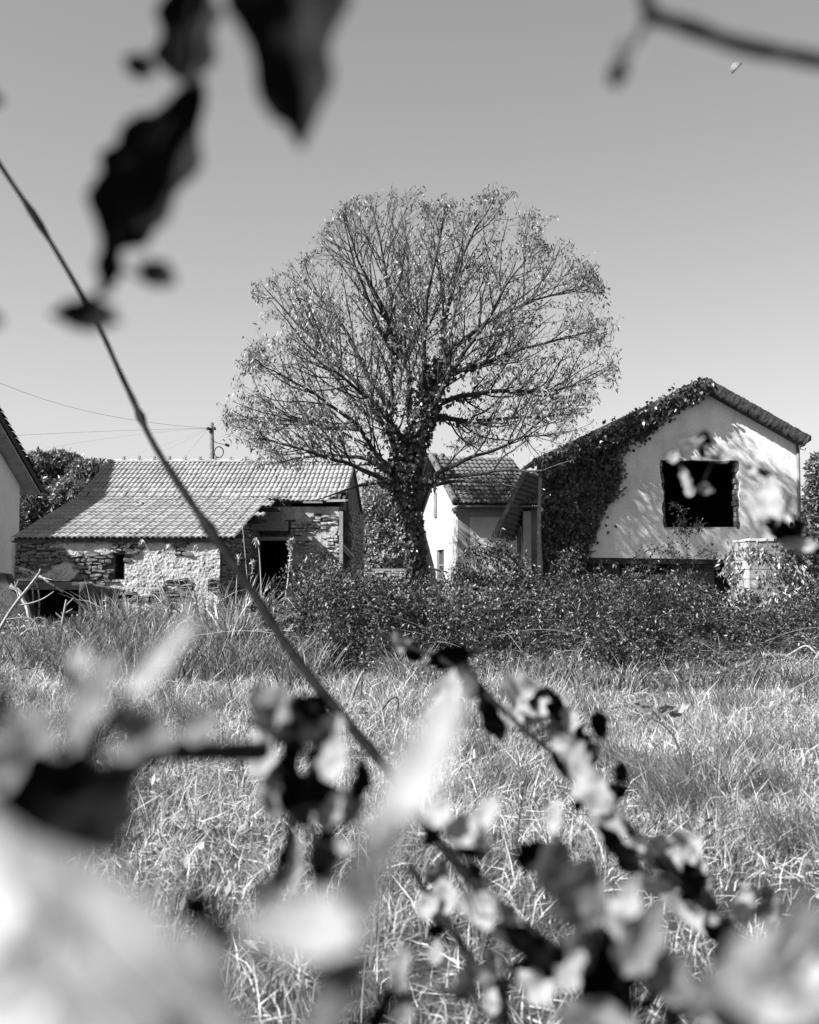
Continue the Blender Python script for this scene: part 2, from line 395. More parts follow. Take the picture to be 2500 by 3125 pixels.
    def pl(s, z):
        n_ = noise.fractal(Vector((s * 0.9, z * 1.6, 1.7)), 0.8, 2.0, 4)
        d = 0.0
        if s > X(385): d = 0.16
        if s > X(400) and z > Z(1760): d = 0.3
        if Z(1905) < z < Z(1838) and X(385) < s < X(492): d = 0.9
        if s < win[0] + 0.1: d = 0.06
        return n_ + d
    def hgt(s, z):
        if win[0] - 0.02 < s < win[1] + 0.02 and win[2] - 0.02 < z < win[3] + 0.02: return None
        if cav[0] - 0.05 < s < cav[1] + 0.05 and z < cav[3] + 0.02: return None
        m = pl(s, z); b = 0.052 + 0.016 * noise.noise(Vector((s * 5, z * 7, 5))) + 0.013 * noise.noise(Vector((s * 15, z * 20, 2))) + 0.012 * noise.noise(Vector((s * 32, z * 40, 2)))
        return b if m > 0.06 else b - min((0.06 - m) * 1.6, 0.17)
    lumpy_sheet('plaster_coat', O, u, x0 + 0.01, xc - 0.01, 0.3, zt - 0.02, hgt, M['plaster'], wall, 300, 130)
    rubble(wall, O, u, x0, xc, 0.35, zt, [win, cav], M['stone'], 5, skip=lambda s, z: pl(s, z) > 0.2, proud=0.035, course=(0.05, 0.115), length=(0.10, 0.36))
    # side wall running back from the corner, back wall, end wall
    mb = MB(); mb.prism([Vector((xc - 0.005, YW + 0.003, 0.1)), S(-4.05, YK, 0.1), S(-4.05, YK, zK - 0.15), Vector((xc - 0.005, YW + 0.003, zE - 0.05))], (-0.4, 0, 0)); side = mb.build('side_wall', M['mortar'], t)
    uu = (S(-4.05, YK, 0) - Vector((xc, YW, 0)))
    rubble(side, Vector((xc, YW, 0)), uu, 0.02, uu.length - 0.05, 0.3, 3.0, [], M['stone'], 8, top=lambda s: zE - 0.1 + (zK - zE) * s / uu.length, course=(0.06, 0.13), length=(0.15, 0.42), joined=True)
    Ob = Vector((0, YK - 0.10, 0))
    def XB(px): return hit(px, 1700, Ob, (0, 1, 0)).x
    def ZB(py): return hit(900, py, Ob, (0, 1, 0)).z
    door = (XB(792), XB(886), 0.1, ZB(1652)); xe = uR - 0.03; mb = MB()
    mb.box(-4.3, door[0], Ob.y, Ob.y + 0.4, 0.1, zK + 0.05); mb.box(door[0], door[1], Ob.y, Ob.y + 0.4, door[3], zK + 0.05); mb.box(door[1], xe, Ob.y, Ob.y + 0.4, 0.1, zK - 0.2)
    back = mb.build('inner_wall', M['mortar'], t)
    def pb(s, z): return noise.fractal(Vector((s * 1.3, z * 1.7, 9.2)), 0.8, 2, 3) + (0.5 if z > ZB(1592) else 0)
    rubble(back, Ob, u, door[1], xe - 0.02, 0.35, zK - 0.25, [], M['stone_lt'], 21, course=(0.05, 0.11), length=(0.10, 0.32), skip=lambda s, z: pb(s, z) > 0.25, joined=True)
    rubble(back, Ob, u, -4.05, door[0], 0.35, zK - 0.25, [], M['stone'], 22, course=(0.08, 0.15), joined=True)
    def hb(s, z):
        if door[0] - 0.03 < s < door[1] + 0.03 and z < door[3] + 0.03: return None
        m = pb(s, z); b = 0.05 + 0.02 * noise.noise(Vector((s * 7, z * 7, 3))); return b if m > 0.08 else b - min((0.08 - m) * 1.5, 0.15)
    lumpy_sheet('plaster_coat', Ob, u, -4.0, xe - 0.03, 0.4, zK - 0.22, hb, M['plaster'], back, 110, 70)
    # room behind the doorway so that it is dark
    mb = MB(); mb.prism([S(uL + 0.1, YW + 0.43, 0.1), S(uL + 0.1, YB, 0.1), S(uL + 0.1, YB, zK - 0.2), S(uL + 0.1, YR, zR - 0.1), S(uL + 0.1, YK, zK - 0.1), S(uL + 0.1, YW + 0.43, zE + 0.02)], (0.35, 0, 0)); mb.box(uL + 0.75, uR + 0.2, YB - 0.3, YB, 0.1, zK - 0.2); mb.build('rear_wall', M['mortar'], t)
    ua = S(uR, YB, 0) - S(uR, YK, 0); Oe = S(uR, YK, 0)
    f0 = 1.72; mb = MB(); un = ua.normalized()
    prof = [(f0, 0.1), (ua.length, 0.1), (ua.length, zK - 0.12), (YR - YK, zR - 0.1), (f0, zK - 0.1 + (zR - zK) * f0 / (YR - YK))]
    mb.prism([Oe + un * s + Vector((0, 0, z)) for s, z in prof], (-0.38, 0, 0)); endw = mb.build('end_wall', M['mortar'], t)
    rubble(endw, Oe, ua, f0, ua.length - 0.02, 0.35, zK - 0.1, [], M['stone'], 31, course=(0.06, 0.13), length=(0.18, 0.5), proud=0.03, joined=True)
    # verge boards, corner post, rafters
    mb = MB(); mb.prism([S(uR, YK - 0.1, zK - 0.1), S(uR, YR, zR - 0.02), S(uR, YR, zR - 0.17), S(uR, YK - 0.1, zK - 0.22)], (0.06, 0, 0)); mb.build('verge_board', M['wood_dk'], roof)
    mb = MB(); mb.prism([S(uR, YB + 0.2, zK - 0.16), S(uR, YR, zR - 0.02), S(uR, YR, zR - 0.17), S(uR, YB + 0.2, zK - 0.28)], (0.06, 0, 0)); mb.build('verge_board', M['wood_dk'], roof)
    mb = MB(); mb.prism([S(uR - 0.05, YK + 0.05, zK - 0.25), S(uR - 0.05, YR, zR - 0.15), S(uR - 0.05, YB, zK - 0.2)], (-0.05, 0, 0)); mb.build('gable_boarding', M['wood_dk'], t)
    p0 = P(1041, 1560, YK - 0.2); mb = MB(); mb.box(p0.x - 0.045, p0.x + 0.05, YK - 0.25, YK - 0.115, 0.3, p0.z); mb.build('corner_post', M['wood_lt'], t)
    mb = MB(); a = P(1043, 1665, YK + 0.4); b = P(1075, 1700, YK + 1.5); mb.tube([a, b], 0.07, 4); mb.build('brace', M['wood_lt'], t)
    for px0, px1, py0, py1, Y, th, m in ((762, 879, 1591, 1620, 33.4, 0.08, 'wood_lt'), (752, 952, 1638, 1649, 33.3, 0.16, 'wood_lt')):
        a, b = P(px0, py1, Y), P(px1, py0, Y); mb = MB(); mb.box(a.x, b.x, Y, Y + th, a.z, b.z); mb.build('roof_beam', M[m], t)
    for f in (0.2, 0.55, 0.85):
        mb = MB(); c = S(rlim(f) - 0.5, YE + 4.75 * f, zE + (zK - zE) * f - 0.1); mb.box(c.x - 0.6, c.x + 0.75, c.y - 0.05, c.y + 0.05, c.z - 0.1, c.z + 0.0); mb.build('purlin', M['wood_dk'], roof)
    a, b = P(0, 1800, 29.2), P(252, 1776, 29.2); mb = MB(); mb.box(a.x, b.x, YW - 0.2, YW - 0.07, a.z, b.z); mb.build('lintel_board', M['wood'], t)
    mb = MB(); a = P(34, 1735, 29.3); b = P(43, 1660, 29.3); mb.tube([Vector((a.x, YW - 0.06, 0.5)), Vector((b.x, YW - 0.06, b.z))], 0.05, 8); mb.build('downpipe', M['plastic'], t, True)
build_shed()

# ------------------------------------------------------------------ the house at the left edge
def build_left_house():
    XW, XV, Y1, YE2, Yr, YF = -13.11, -12.62, 44.0, 44.75, 35.1, 26.2
    zt = P(55, 1480, Y1).z; k = 0.415; kf = 0.275
    t = thing('rendered_house', (XW - 3, 36, 0.3), 'plain rendered house with dark roof verge cut off by the left edge', 'house')
    zE = P(112, 1510, YE2 - 0.1).z
    def rz(Y): return zE + k * (YE2 - Y) if Y > Yr else zE + k * (YE2 - Yr) - kf * (Yr - Y)
    mb = MB(); Y0 = 26.8
    g = [(Y0, 0.1), (Y1, 0.1), (Y1, zt), (Yr, zt + k * (Y1 - Yr) - 0.05), (Y0, zt + k * (Y1 - Yr) - 0.05 - kf * (Yr - Y0))]
    mb.prism([Vector((XW, y, z)) for y, z in g], (-7.5, 0, 0)); mb.build('wall', M['white_wall'], t)
    def band(dz0, dz1, x, mat, name, ex):
        m = MB(); pr = [(YE2 + ex, zE + dz0), (Yr, rz(Yr) + dz0), (YF, rz(YF) + dz0), (YF, rz(YF) + dz1), (Yr, rz(Yr) + dz1), (YE2 + ex, zE + dz1)]
        m.prism([Vector((x, y, z)) for y, z in pr], (-8, 0, 0)); return m.build(name, M[mat], t)
    band(0, 0.06, XV, 'soffit', 'soffit', 0); roof = band(0.063, 0.30, XV + 0.06, 'moss', 'roof', 0.05)
    me = tile_mesh(0.36, 0.42, 0.07, 0.07); me.materials.append(M['moss'])
    up = Vector((0, -1, k)).normalized(); nr = Vector((-1, 0, 0)).cross(up).normalized()
    if nr.z < 0: nr = -nr
    for i in range(23):
        p = Vector((XV + 0.12, YE2 + 0.12, zE + 0.27)) + up * (0.42 * i)
        o = bpy.data.objects.new('verge_tile', me); COL.objects.link(o); adopt(o, roof)
        o.matrix_basis = Matrix(((-1, up.x, nr.x, p.x), (0, up.y, nr.y, p.y), (0, up.z, nr.z, p.z), (0, 0, 0, 1)))
build_left_house()

# ------------------------------------------------------------------ the white house behind the tree
def build_mid_house():
    a8 = math.radians(8); u = Vector((math.cos(a8), math.sin(a8), 0)); v = Vector((-math.sin(a8), math.cos(a8), 0))
    C0 = Vector((P(1397, 1600, 32).x, 32, 0)); D = 5.7; LEN = 1.9; OV = 0.85
    def Q(a, b, z): return C0 + u * a + v * b + Vector((0, 0, z))
    zS = P(1480, 1552, 32).z; zR = P(1450, 1398, 34.8).z; kk = (zR - (zS + 0.05)) / (D / 2 + OV)
    t = thing('white_cottage', Q(2, 2, 0.3), 'white rendered cottage with weathered tiled roof behind the ivy-clad tree', 'house')
    nf = -v; nl = -u
    zW = zS + kk * OV                                         # where the roof crosses the wall line
    # left gable wall with a tall window
    Ol = C0; w0, w1 = 2.05, 3.2; wz0, wz1 = 0.75, P(1345, 1678, 34.6).z
    mb = MB()
    def lw(poly): mb.prism([Q(0, b, z) for b, z in poly], u * 0.3)
    lw([(0, 0.1), (0, zW), (w0, zW + kk * w0), (w0, 0.1)]); lw([(w0, wz1), (w0, zW + kk * w0), (D / 2, zW + kk * D / 2), (w1, zW + kk * (D - w1)), (w1, wz1)])
    lw([(w0, 0.1), (w0, wz0), (w1, wz0), (w1, 0.1)]); lw([(w1, 0.1), (w1, zW + kk * (D - w1)), (D, zW), (D, 0.1)])
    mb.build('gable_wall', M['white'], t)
    win = MB(); win.prism([Q(0.12, w0, wz0), Q(0.12, w0, wz1), Q(0.12, w1, wz1), Q(0.12, w1, wz0)], u * 0.02); wo_ = win.build('window', M['glass'], t)
    fr = MB(); hw = 0.035
    for b in (w0 + hw, (w0 + w1) / 2, w1 - hw): fr.prism([Q(0.05, b - hw, wz0), Q(0.05, b - hw, wz1), Q(0.05, b + hw, wz1), Q(0.05, b + hw, wz0)], u * 0.06)
    for i in range(5):
        z = wz0 + (wz1 - wz0 - 0.05) * i / 4 + 0.025
        fr.prism([Q(0.055, w0, z - 0.02), Q(0.055, w0, z + 0.02), Q(0.055, w1, z + 0.02), Q(0.055, w1, z - 0.02)], u * 0.05)
    fr.build('frame', M['grey_render'], wo_)
    mb = MB(); mb.tube([Q(-0.02, w0 + 0.5, 1.75), Q(-0.3, w0 + 0.15, 1.82), Q(-0.36, w0 + 0.1, 1.86)], 0.03, 5); mb.build('catch', M['metal'], wo_)
    p = MB(); p.prism([Q(-0.04, 3.15, 3.2), Q(-0.04, 3.15, 3.85), Q(-0.04, 3.5, 3.85), Q(-0.04, 3.5, 3.2)], u * 0.035); p.build('vent', M['grey_render'], t)
    # front wall, rear wall, cornice
    mb = MB(); mb.prism([Q(0.3, 0.003, 0.1), Q(LEN, 0.003, 0.1), Q(LEN, 0.003, zS + 0.04), Q(0.3, 0.003, zS + 0.04)], v * 0.3); mb.build('front_wall', M['white2'], t)
    mb = MB(); mb.prism([Q(0.3, D - 0.3, 0.1), Q(LEN, D - 0.3, 0.1), Q(LEN, D - 0.3, zW), Q(0.3, D - 0.3, zW)], v * 0.29); mb.build('rear_wall', M['white2'], t)
    mb = MB(); mb.prism([Q(LEN - 0.3, 0.31, 0.1), Q(LEN - 0.3, D - 0.31, 0.1), Q(LEN - 0.3, D - 0.31, zW - 0.05), Q(LEN - 0.3, D / 2, zW + kk * D / 2 - 0.1), Q(LEN - 0.3, 0.31, zW - 0.05)], u * 0.28); mb.build('party_wall', M['white2'], t)
    mb = MB()
    for i, (o1, z1, z2) in enumerate(((0.05, zS - 0.20, zS - 0.13), (0.11, zS - 0.13, zS - 0.07), (0.18, zS - 0.07, zS - 0.008))):
        mb.prism([Q(-o1, -o1, z1), Q(LEN, -o1, z1), Q(LEN, -o1, z2), Q(-o1, -o1, z2)], v * (o1 + 0.002))
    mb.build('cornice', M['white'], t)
    mb = MB(); mb.prism([Q(-0.12, -OV, zS), Q(LEN, -OV, zS), Q(LEN, 0.05, zS), Q(-0.12, 0.05, zS)], (0, 0, 0.035)); mb.build('soffit', M['grey_render'], t)
    # roof
    up = (v * (D / 2 + OV) + Vector((0, 0, zR - zS - 0.05))); L = up.length; up.normalize()
    mb = MB(); e = Q(-0.25, -OV, zS + 0.05)
    mb.prism([e, e + u * (LEN + 0.25), e + u * (LEN + 0.25) + up * L, e + up * L], (0, 0, -0.012))
    e2 = Q(-0.25, D + 0.3, zW - kk * 0.3 + 0.05); mb.prism([e2, Q(-0.25, D / 2, zR), Q(LEN, D / 2, zR), e2 + u * (LEN + 0.25)], (0, 0, -0.05))
    roof = mb.build('roof', M['wood_dk'], t)
    nrow = 12; rest = []
    lay_tiles(roof, e, u, up, nrow, L / nrow, 0.25, lambda r: (-0.02, LEN + 0.2), M['tile_dark'], 41, lambda r, x: True, rest)
    # big barrel tiles along the left verge, seen from the side
    bm_ = MB(); rr = random.Random(2)
    for side_ in (1,):
        d2 = (Q(-0.25, D / 2, zR) - e2); L2 = d2.length; d2.normalize()
        for j in range(3):
            for i in range(9):
                a = e2 + d2 * (i * L2 / 9) + u * (0.0 + j * 0.2 - 0.06) + Vector((0, 0, 0.07)); b = a + d2 * (L2 / 9 * 1.1) + Vector((0, 0, -0.02))
                q = MB(); q.tube([a, b], [0.105, 0.085], 7); q.build('barrel_tile', M['tile_dark'], roof, True)
    d1 = up
    for i in range(10):
        a = e + d1 * (i * L / 10) + u * 0.05 + Vector((0, 0, 0.06)); q = MB(); q.tube([a, a + d1 * (L / 10 * 1.1)], [0.1, 0.085], 7); q.build('barrel_tile', M['tile_dark'], roof, True)
    # broken canopy with battens over the side door
    A, B_, Cc, Dd = P(1506, 1638, 30.4), P(1602, 1436, 31.2), P(1566, 1652, 31.9), P(1668, 1462, 32.6)
    n = (B_ - A).cross(Cc - A).normalized()
    if n.z > 0: n = -n
    mb = MB(); mb.prism([A, B_, Dd, Cc], -n * 0.05); can = mb.build('canopy', M['tile_dark'], t)
    for i in range(14):
        f = (i + 0.5) / 14; a = A.lerp(B_, f); b = Cc.lerp(Dd, f); mb = MB(); mb.tube([a + n * 0.03, b + n * 0.03], 0.028, 4); mb.build('batten', M['wood'], can)
    mb = MB(); mb.tube([A + n * 0.02, B_ + n * 0.02], 0.05, 5); mb.build('edge_tile', M['tile_dark'], can)
    # downpipe, pilaster and little side wall
    a = P(1584, 1620, 31.8); mb = MB(); mb.tube([Vector((a.x, a.y, 0.4)), Vector((a.x, a.y, P(1584, 1610, 31.8).z))], 0.05, 8); mb.build('downpipe', M['grey_render'], t, True)
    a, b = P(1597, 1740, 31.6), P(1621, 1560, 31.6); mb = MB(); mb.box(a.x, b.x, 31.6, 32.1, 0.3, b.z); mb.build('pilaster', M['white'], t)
    a, b = P(1621, 1740, 31.75), P(1650, 1545, 31.75); mb = MB(); mb.box(a.x + 0.002, b.x, 31.75, 32.0, 0.3, b.z); mb.build('side_wall', M['grey_render'], t)
    q = MB(); rz_ = random.Random(5); pts = [P(1656, 1900, 31.0), P(1648, 1740, 31.0), P(1644, 1600, 31.0), P(1649, 1457, 31.0)]
    q.tube(chaikin(pts, 2), [0.085 * (1 + 0.3 * noise.noise(Vector((k * 0.7, 2, 5)))) * (1 - 0.04 * k) for k in range(len(chaikin(pts, 2)))], 7)
    tag(q.build('timber_post', M['palecane'], None, True), 'weathered pale timber post standing against the ivy-covered wall', 'post')
build_mid_house()

# ------------------------------------------------------------------ the gabled house with the empty window
RH = {}
def build_right_house():
    a = math.radians(1.5); u = Vector((math.cos(a), math.sin(a), 0)); nin = Vector((-math.sin(a), math.cos(a), 0))
    O = Vector((P(2148, 1500, 33).x, 33, 0)); RH['O'] = O; RH['n'] = nin; RH['u'] = u
    def H(px, py): return hit(px, py, O, nin)
    t = thing('gabled_house', O + nin * 3 + Vector((0, 0, 0.3)), 'white gabled house with an empty black window and ivy on its left', 'house')
    r = random.Random(9)
    ap, re, rb, lb, le = H(2148, 1180), H(2439, 1345), H(2441, 1712), H(1690, 1700), H(1690, 1398)
    x0, x1, y0, y1 = 2012, 2252, 1408, 1622
    def jag(pa, pb, n, amp, seed):
        q = random.Random(seed); out = []
        for i in range(n + 1):
            f = i / n; p = Vector(pa).lerp(Vector(pb), f); d = q.uniform(-amp, amp) if 0 < i < n else 0
            out.append((p.x + (d if abs(pb[0] - pa[0]) < 20 else 0), p.y + (d if abs(pb[0] - pa[0]) >= 20 else 0)))
        return out
    # jagged opening, corners TL, TR, BR, BL in photograph pixels
    tl, tr, br, bl = (x0 + 4, y0 - 4, 0), (x1 + 2, y0 - 2, 0), (x1 + 8, y1 - 8, 0), (x0 + 16, y1 - 8, 0)
    top = jag(tl, tr, 10, 2, 1); right = jag(tr, br, 16, 4.5, 2); bot = jag(br, bl, 12, 3, 3); left = jag(bl, tl, 16, 5, 4)
    W = MB(); th = nin * 0.28
    def face(pts): W.prism([H(*p) for p in pts], th)
    ax = lambda x: (1180 + (2148 - x) / (2148 - 1690) * 218) if x < 2148 else (1180 + (x - 2148) / (2439 - 2148) * 165)
    face([(1690, ax(1690))] + [(2016, ax(2016))] + [(p[0], p[1]) for p in reversed(left)][0:0] + [(p[0], p[1]) for p in reversed(left)] + [(2028, 1704.5), (1690, 1700)])
    face([(2016, ax(2016)), (2148, 1180), (2254, ax(2254))] + [p for p in reversed(top)])
    face([(2254, ax(2254)), (2439, 1345), (2441, 1712), (2260, 1708.5)] + [p for p in reversed(right)])
    face([p for p in bot] + [(2028, 1704.5), (2260, 1708.5)])
    wl = W.build('front_wall', M['white2'], t)
    # exposed masonry reveal inside the broken edge
    rv = MB()
    for (pa, pb) in (((x0 + 8, y0), (x0 + 22, y1 - 8)), ((x1 - 3, y0), (x1 + 1, y1 - 10))):
        s = 1 if pa[0] < 2100 else -1; n = 12; q = random.Random(int(pa[0]))
        for i in range(n):
            f0, f1 = i / n, (i + 1) / n - 0.012; d = q.uniform(-3, 3)
            pts = [(pa[0] + (pb[0] - pa[0]) * f - s * 10, pa[1] + (pb[1] - pa[1]) * f) for f in (f0, f1)] + [(pa[0] + (pb[0] - pa[0]) * f + s * (3 + d), pa[1] + (pb[1] - pa[1]) * f) for f in (f1, f0)]
            m_ = MB(); m_.prism([H(*p) + nin * 0.09 for p in pts], nin * 0.3); m_.build('brick', M['stone'], wl)
    rv.prism([H(x0 + 12, y1 - 13) + nin * 0.08, H(x1, y1 - 14) + nin * 0.08, H(x1, y1 - 4) + nin * 0.08, H(x0 + 12, y1 - 3) + nin * 0.08], nin * 0.25)
    rv.build('sill', M['plaster'], wl)
    # room behind
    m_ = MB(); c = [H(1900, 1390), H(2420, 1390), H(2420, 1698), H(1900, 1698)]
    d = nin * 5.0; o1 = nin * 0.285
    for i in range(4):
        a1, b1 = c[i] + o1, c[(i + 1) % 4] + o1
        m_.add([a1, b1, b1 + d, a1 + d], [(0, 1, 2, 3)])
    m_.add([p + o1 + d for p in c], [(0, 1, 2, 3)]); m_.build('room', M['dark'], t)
    m_ = MB(); m_.prism([re + nin * 0.28, re + nin * 7, Vector((rb.x, rb.y, 0.1)) + nin * 7, Vector((rb.x, rb.y, rb.z)) + nin * 0.28], -u * 0.25); m_.build('right_wall', M['white2'], t)
    m_ = MB(); m_.prism([le + nin * 0.28, le + nin * 7, Vector((lb.x, lb.y, 0.1)) + nin * 7, Vector((lb.x, lb.y, 0.1)) + nin * 0.28], u * 0.25); m_.build('left_wall', M['white2'], t)
    # ground floor set back under the slab
    m_ = MB(); z0 = lb.z - 0.16
    s0, s1 = lb + u * 0.02, rb
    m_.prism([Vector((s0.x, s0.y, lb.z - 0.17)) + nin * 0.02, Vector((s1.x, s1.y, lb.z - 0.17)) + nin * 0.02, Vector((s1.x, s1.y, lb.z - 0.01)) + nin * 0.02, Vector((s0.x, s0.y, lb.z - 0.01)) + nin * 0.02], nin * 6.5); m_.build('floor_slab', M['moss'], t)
    for (xa, xb, dep, mat) in ((1690, 1790, 0.9, 'moss'), (1792, 1890, 1.0, 'grey_render'), (1892, 2050, 1.05, 'dark'), (2052, 2180, 1.0, 'grey_render'), (2182, 2445, 1.1, 'dark')):  # the near-black panels carry the shade below the overhang
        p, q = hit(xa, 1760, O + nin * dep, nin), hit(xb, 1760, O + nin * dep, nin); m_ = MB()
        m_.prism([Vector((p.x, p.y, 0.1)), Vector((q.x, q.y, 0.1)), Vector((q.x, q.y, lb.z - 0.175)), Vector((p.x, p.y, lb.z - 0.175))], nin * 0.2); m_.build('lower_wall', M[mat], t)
    m_ = MB(); p, q = hit(2052, 1748, O + nin * 0.9, nin), hit(2178, 1752, O + nin * 0.9, nin); m_.prism([p, q, q + Vector((0, 0, 0.05)), p + Vector((0, 0, 0.05))], nin * 0.1); m_.build('ledge', M['concrete'], t)
    # roof: a rough mossy verge and the slabs behind it
    ov = -nin * 0.30
    A2, R2, L2 = H(2148, 1156), H(2462, 1333), H(1640, 1398)
    for (p, q, nm) in ((A2, R2, 1), (A2, L2, 2)):
        d1 = (q - p); Ln = d1.length; d1.normalize(); nrm = Vector((0, 0, 1)); n = 150; v = []; hgt = 0.31
        perp = (nrm - d1 * d1.dot(nrm)).normalized()
        prof = [(0.30, -hgt), (0.0, -hgt), (-0.03, -hgt * 0.66), (-0.02, -hgt * 0.33), (0.0, 0.0), (0.5, 0.02), (7.0, 0.02)]
        for i in range(n + 1):
            for j, (dd, hh) in enumerate(prof):
                pt = p + d1 * (Ln * i / n) + ov + nin * dd + perp * hh
                if j in (1, 2, 3, 4, 5): pt = pt + perp * (0.018 * noise.noise(pt * 6) + 0.014 * noise.noise(pt * 19)) - nin * (0.018 * noise.noise(pt * 16 + Vector((3, 1, 7))))
                v.append(pt[:])
        k = len(prof); i = np.arange(n * k).reshape(n, k)[:, :-1].ravel()
        np_mesh('roof_slope', np.array(v), np.stack([i, i + 1, i + k + 1, i + k], 1), M['moss'], t)
    e = R2 + ov; m_ = MB(); m_.prism([e + Vector((-0.28, 0, -0.32)), e + Vector((0.02, 0, -0.12)), e + Vector((0.02, 0, -0.01)), e + Vector((-0.28, 0, 0.1))], nin * 7); m_.build('eave', M['moss'], t)
    m_ = MB(); a_ = H(2440, 1355) - nin * 0.05; m_.tube([a_, H(2440, 1372) - nin * 0.1, H(2452, 1375) - nin * 0.1, H(2456, 1368) - nin * 0.1], 0.012, 5); m_.build('gutter_bracket', M['metal'], t)
    m_ = MB(); m_.tube([H(2434, 1360) - nin * 0.03, H(2437, 1500) - nin * 0.03, H(2439, 1690) - nin * 0.03], 0.045, 7); m_.build('corner_pipe', M['grey_render'], t, True)
build_right_house()

# ------------------------------------------------------------------ block pillar, far wall, pier and rubble by the shed
def build_block_wall():
    Y = 28.0; a = P(2287, 1760, Y); b = P(2402, 1760, Y); zt = P(2300, 1650, Y).z; z0 = gz(a.x, Y) - 0.1
    t = thing('block_wall', ((a.x + b.x) / 2, Y, z0), 'stub of pale concrete block wall standing among leafy shrubs', 'wall')
    h = 0.205; n = int((zt - z0) / h) + 1; r = random.Random(3); core = MB(); core.box(a.x + 0.02, b.x - 0.02, Y + 0.02, Y + 1.5, z0, zt - 0.01); c = core.build('core', M['grey_render'], t)
    for k in range(n):
        z = zt - (k + 1) * h; off = 0.0 if k % 2 else 0.2; x = a.x - off + (0 if k % 2 else 0)
        while x < b.x - 0.02:
            xa, xb = max(x, a.x) + 0.006, min(x + 0.4, b.x) - 0.006; x += 0.4
            if xb - xa < 0.05: continue
            j = r.uniform(-0.008, 0.008); m = MB(); m.box(xa, xb, Y + j, Y + 0.2, z + 0.006, z + h - 0.006); m.build('concrete_block', M['concrete'], c)
        for i in range(4):
            ya = Y + 0.206 + i * 0.34; j = r.uniform(-0.008, 0.008); m = MB(); m.box(a.x + j, a.x + 0.2, ya + 0.006, ya + 0.328, z + 0.006, z + h - 0.006); m.build('concrete_block', M['concrete'], c)
    v = []; nx, ny = 14, 20
    for j in range(ny + 1):
        for i in range(nx + 1):
            x = a.x - 0.02 + (b.x - a.x + 0.04) * i / nx; y = Y - 0.02 + 1.55 * j / ny; e = 0.0 if 0 < i < nx and 0 < j < ny else -0.06
            v.append((x, y, zt + 0.055 + 0.02 * noise.noise(Vector((x * 5, y * 5, 1))) + e))
    i = np.arange(ny * (nx + 1)).reshape(ny, nx + 1)[:, :-1].ravel()
    np_mesh('mortar_cap', np.array(v), np.stack([i, i + 1, i + nx + 2, i + nx + 1], 1), M['concrete'], t)
build_block_wall()

def build_far_wall():
    Y = 44.0; a = P(1050, 1742, Y); b = P(1300, 1742, Y)
    t = thing('boundary_wall', ((a.x + b.x) / 2, Y, 0.3), 'low pale stone wall far behind, between the shed and the tree', 'wall')
    m = MB(); m.box(a.x, b.x, Y, Y + 0.4, 0.2, a.z); c = m.build('core', M['plaster'], t)
    m = MB(); m.box(a.x, b.x, Y - 0.06, Y + 0.45, a.z + 0.002, a.z + 0.07); m.build('coping', M['concrete'], t)
    rubble(c, Vector((a.x, Y, 0)), (1, 0, 0), 0.02, b.x - a.x - 0.02, 0.7, a.z - 0.01, [], M['stone_lt'], 77, course=(0.07, 0.14), length=(0.12, 0.34))
build_far_wall()

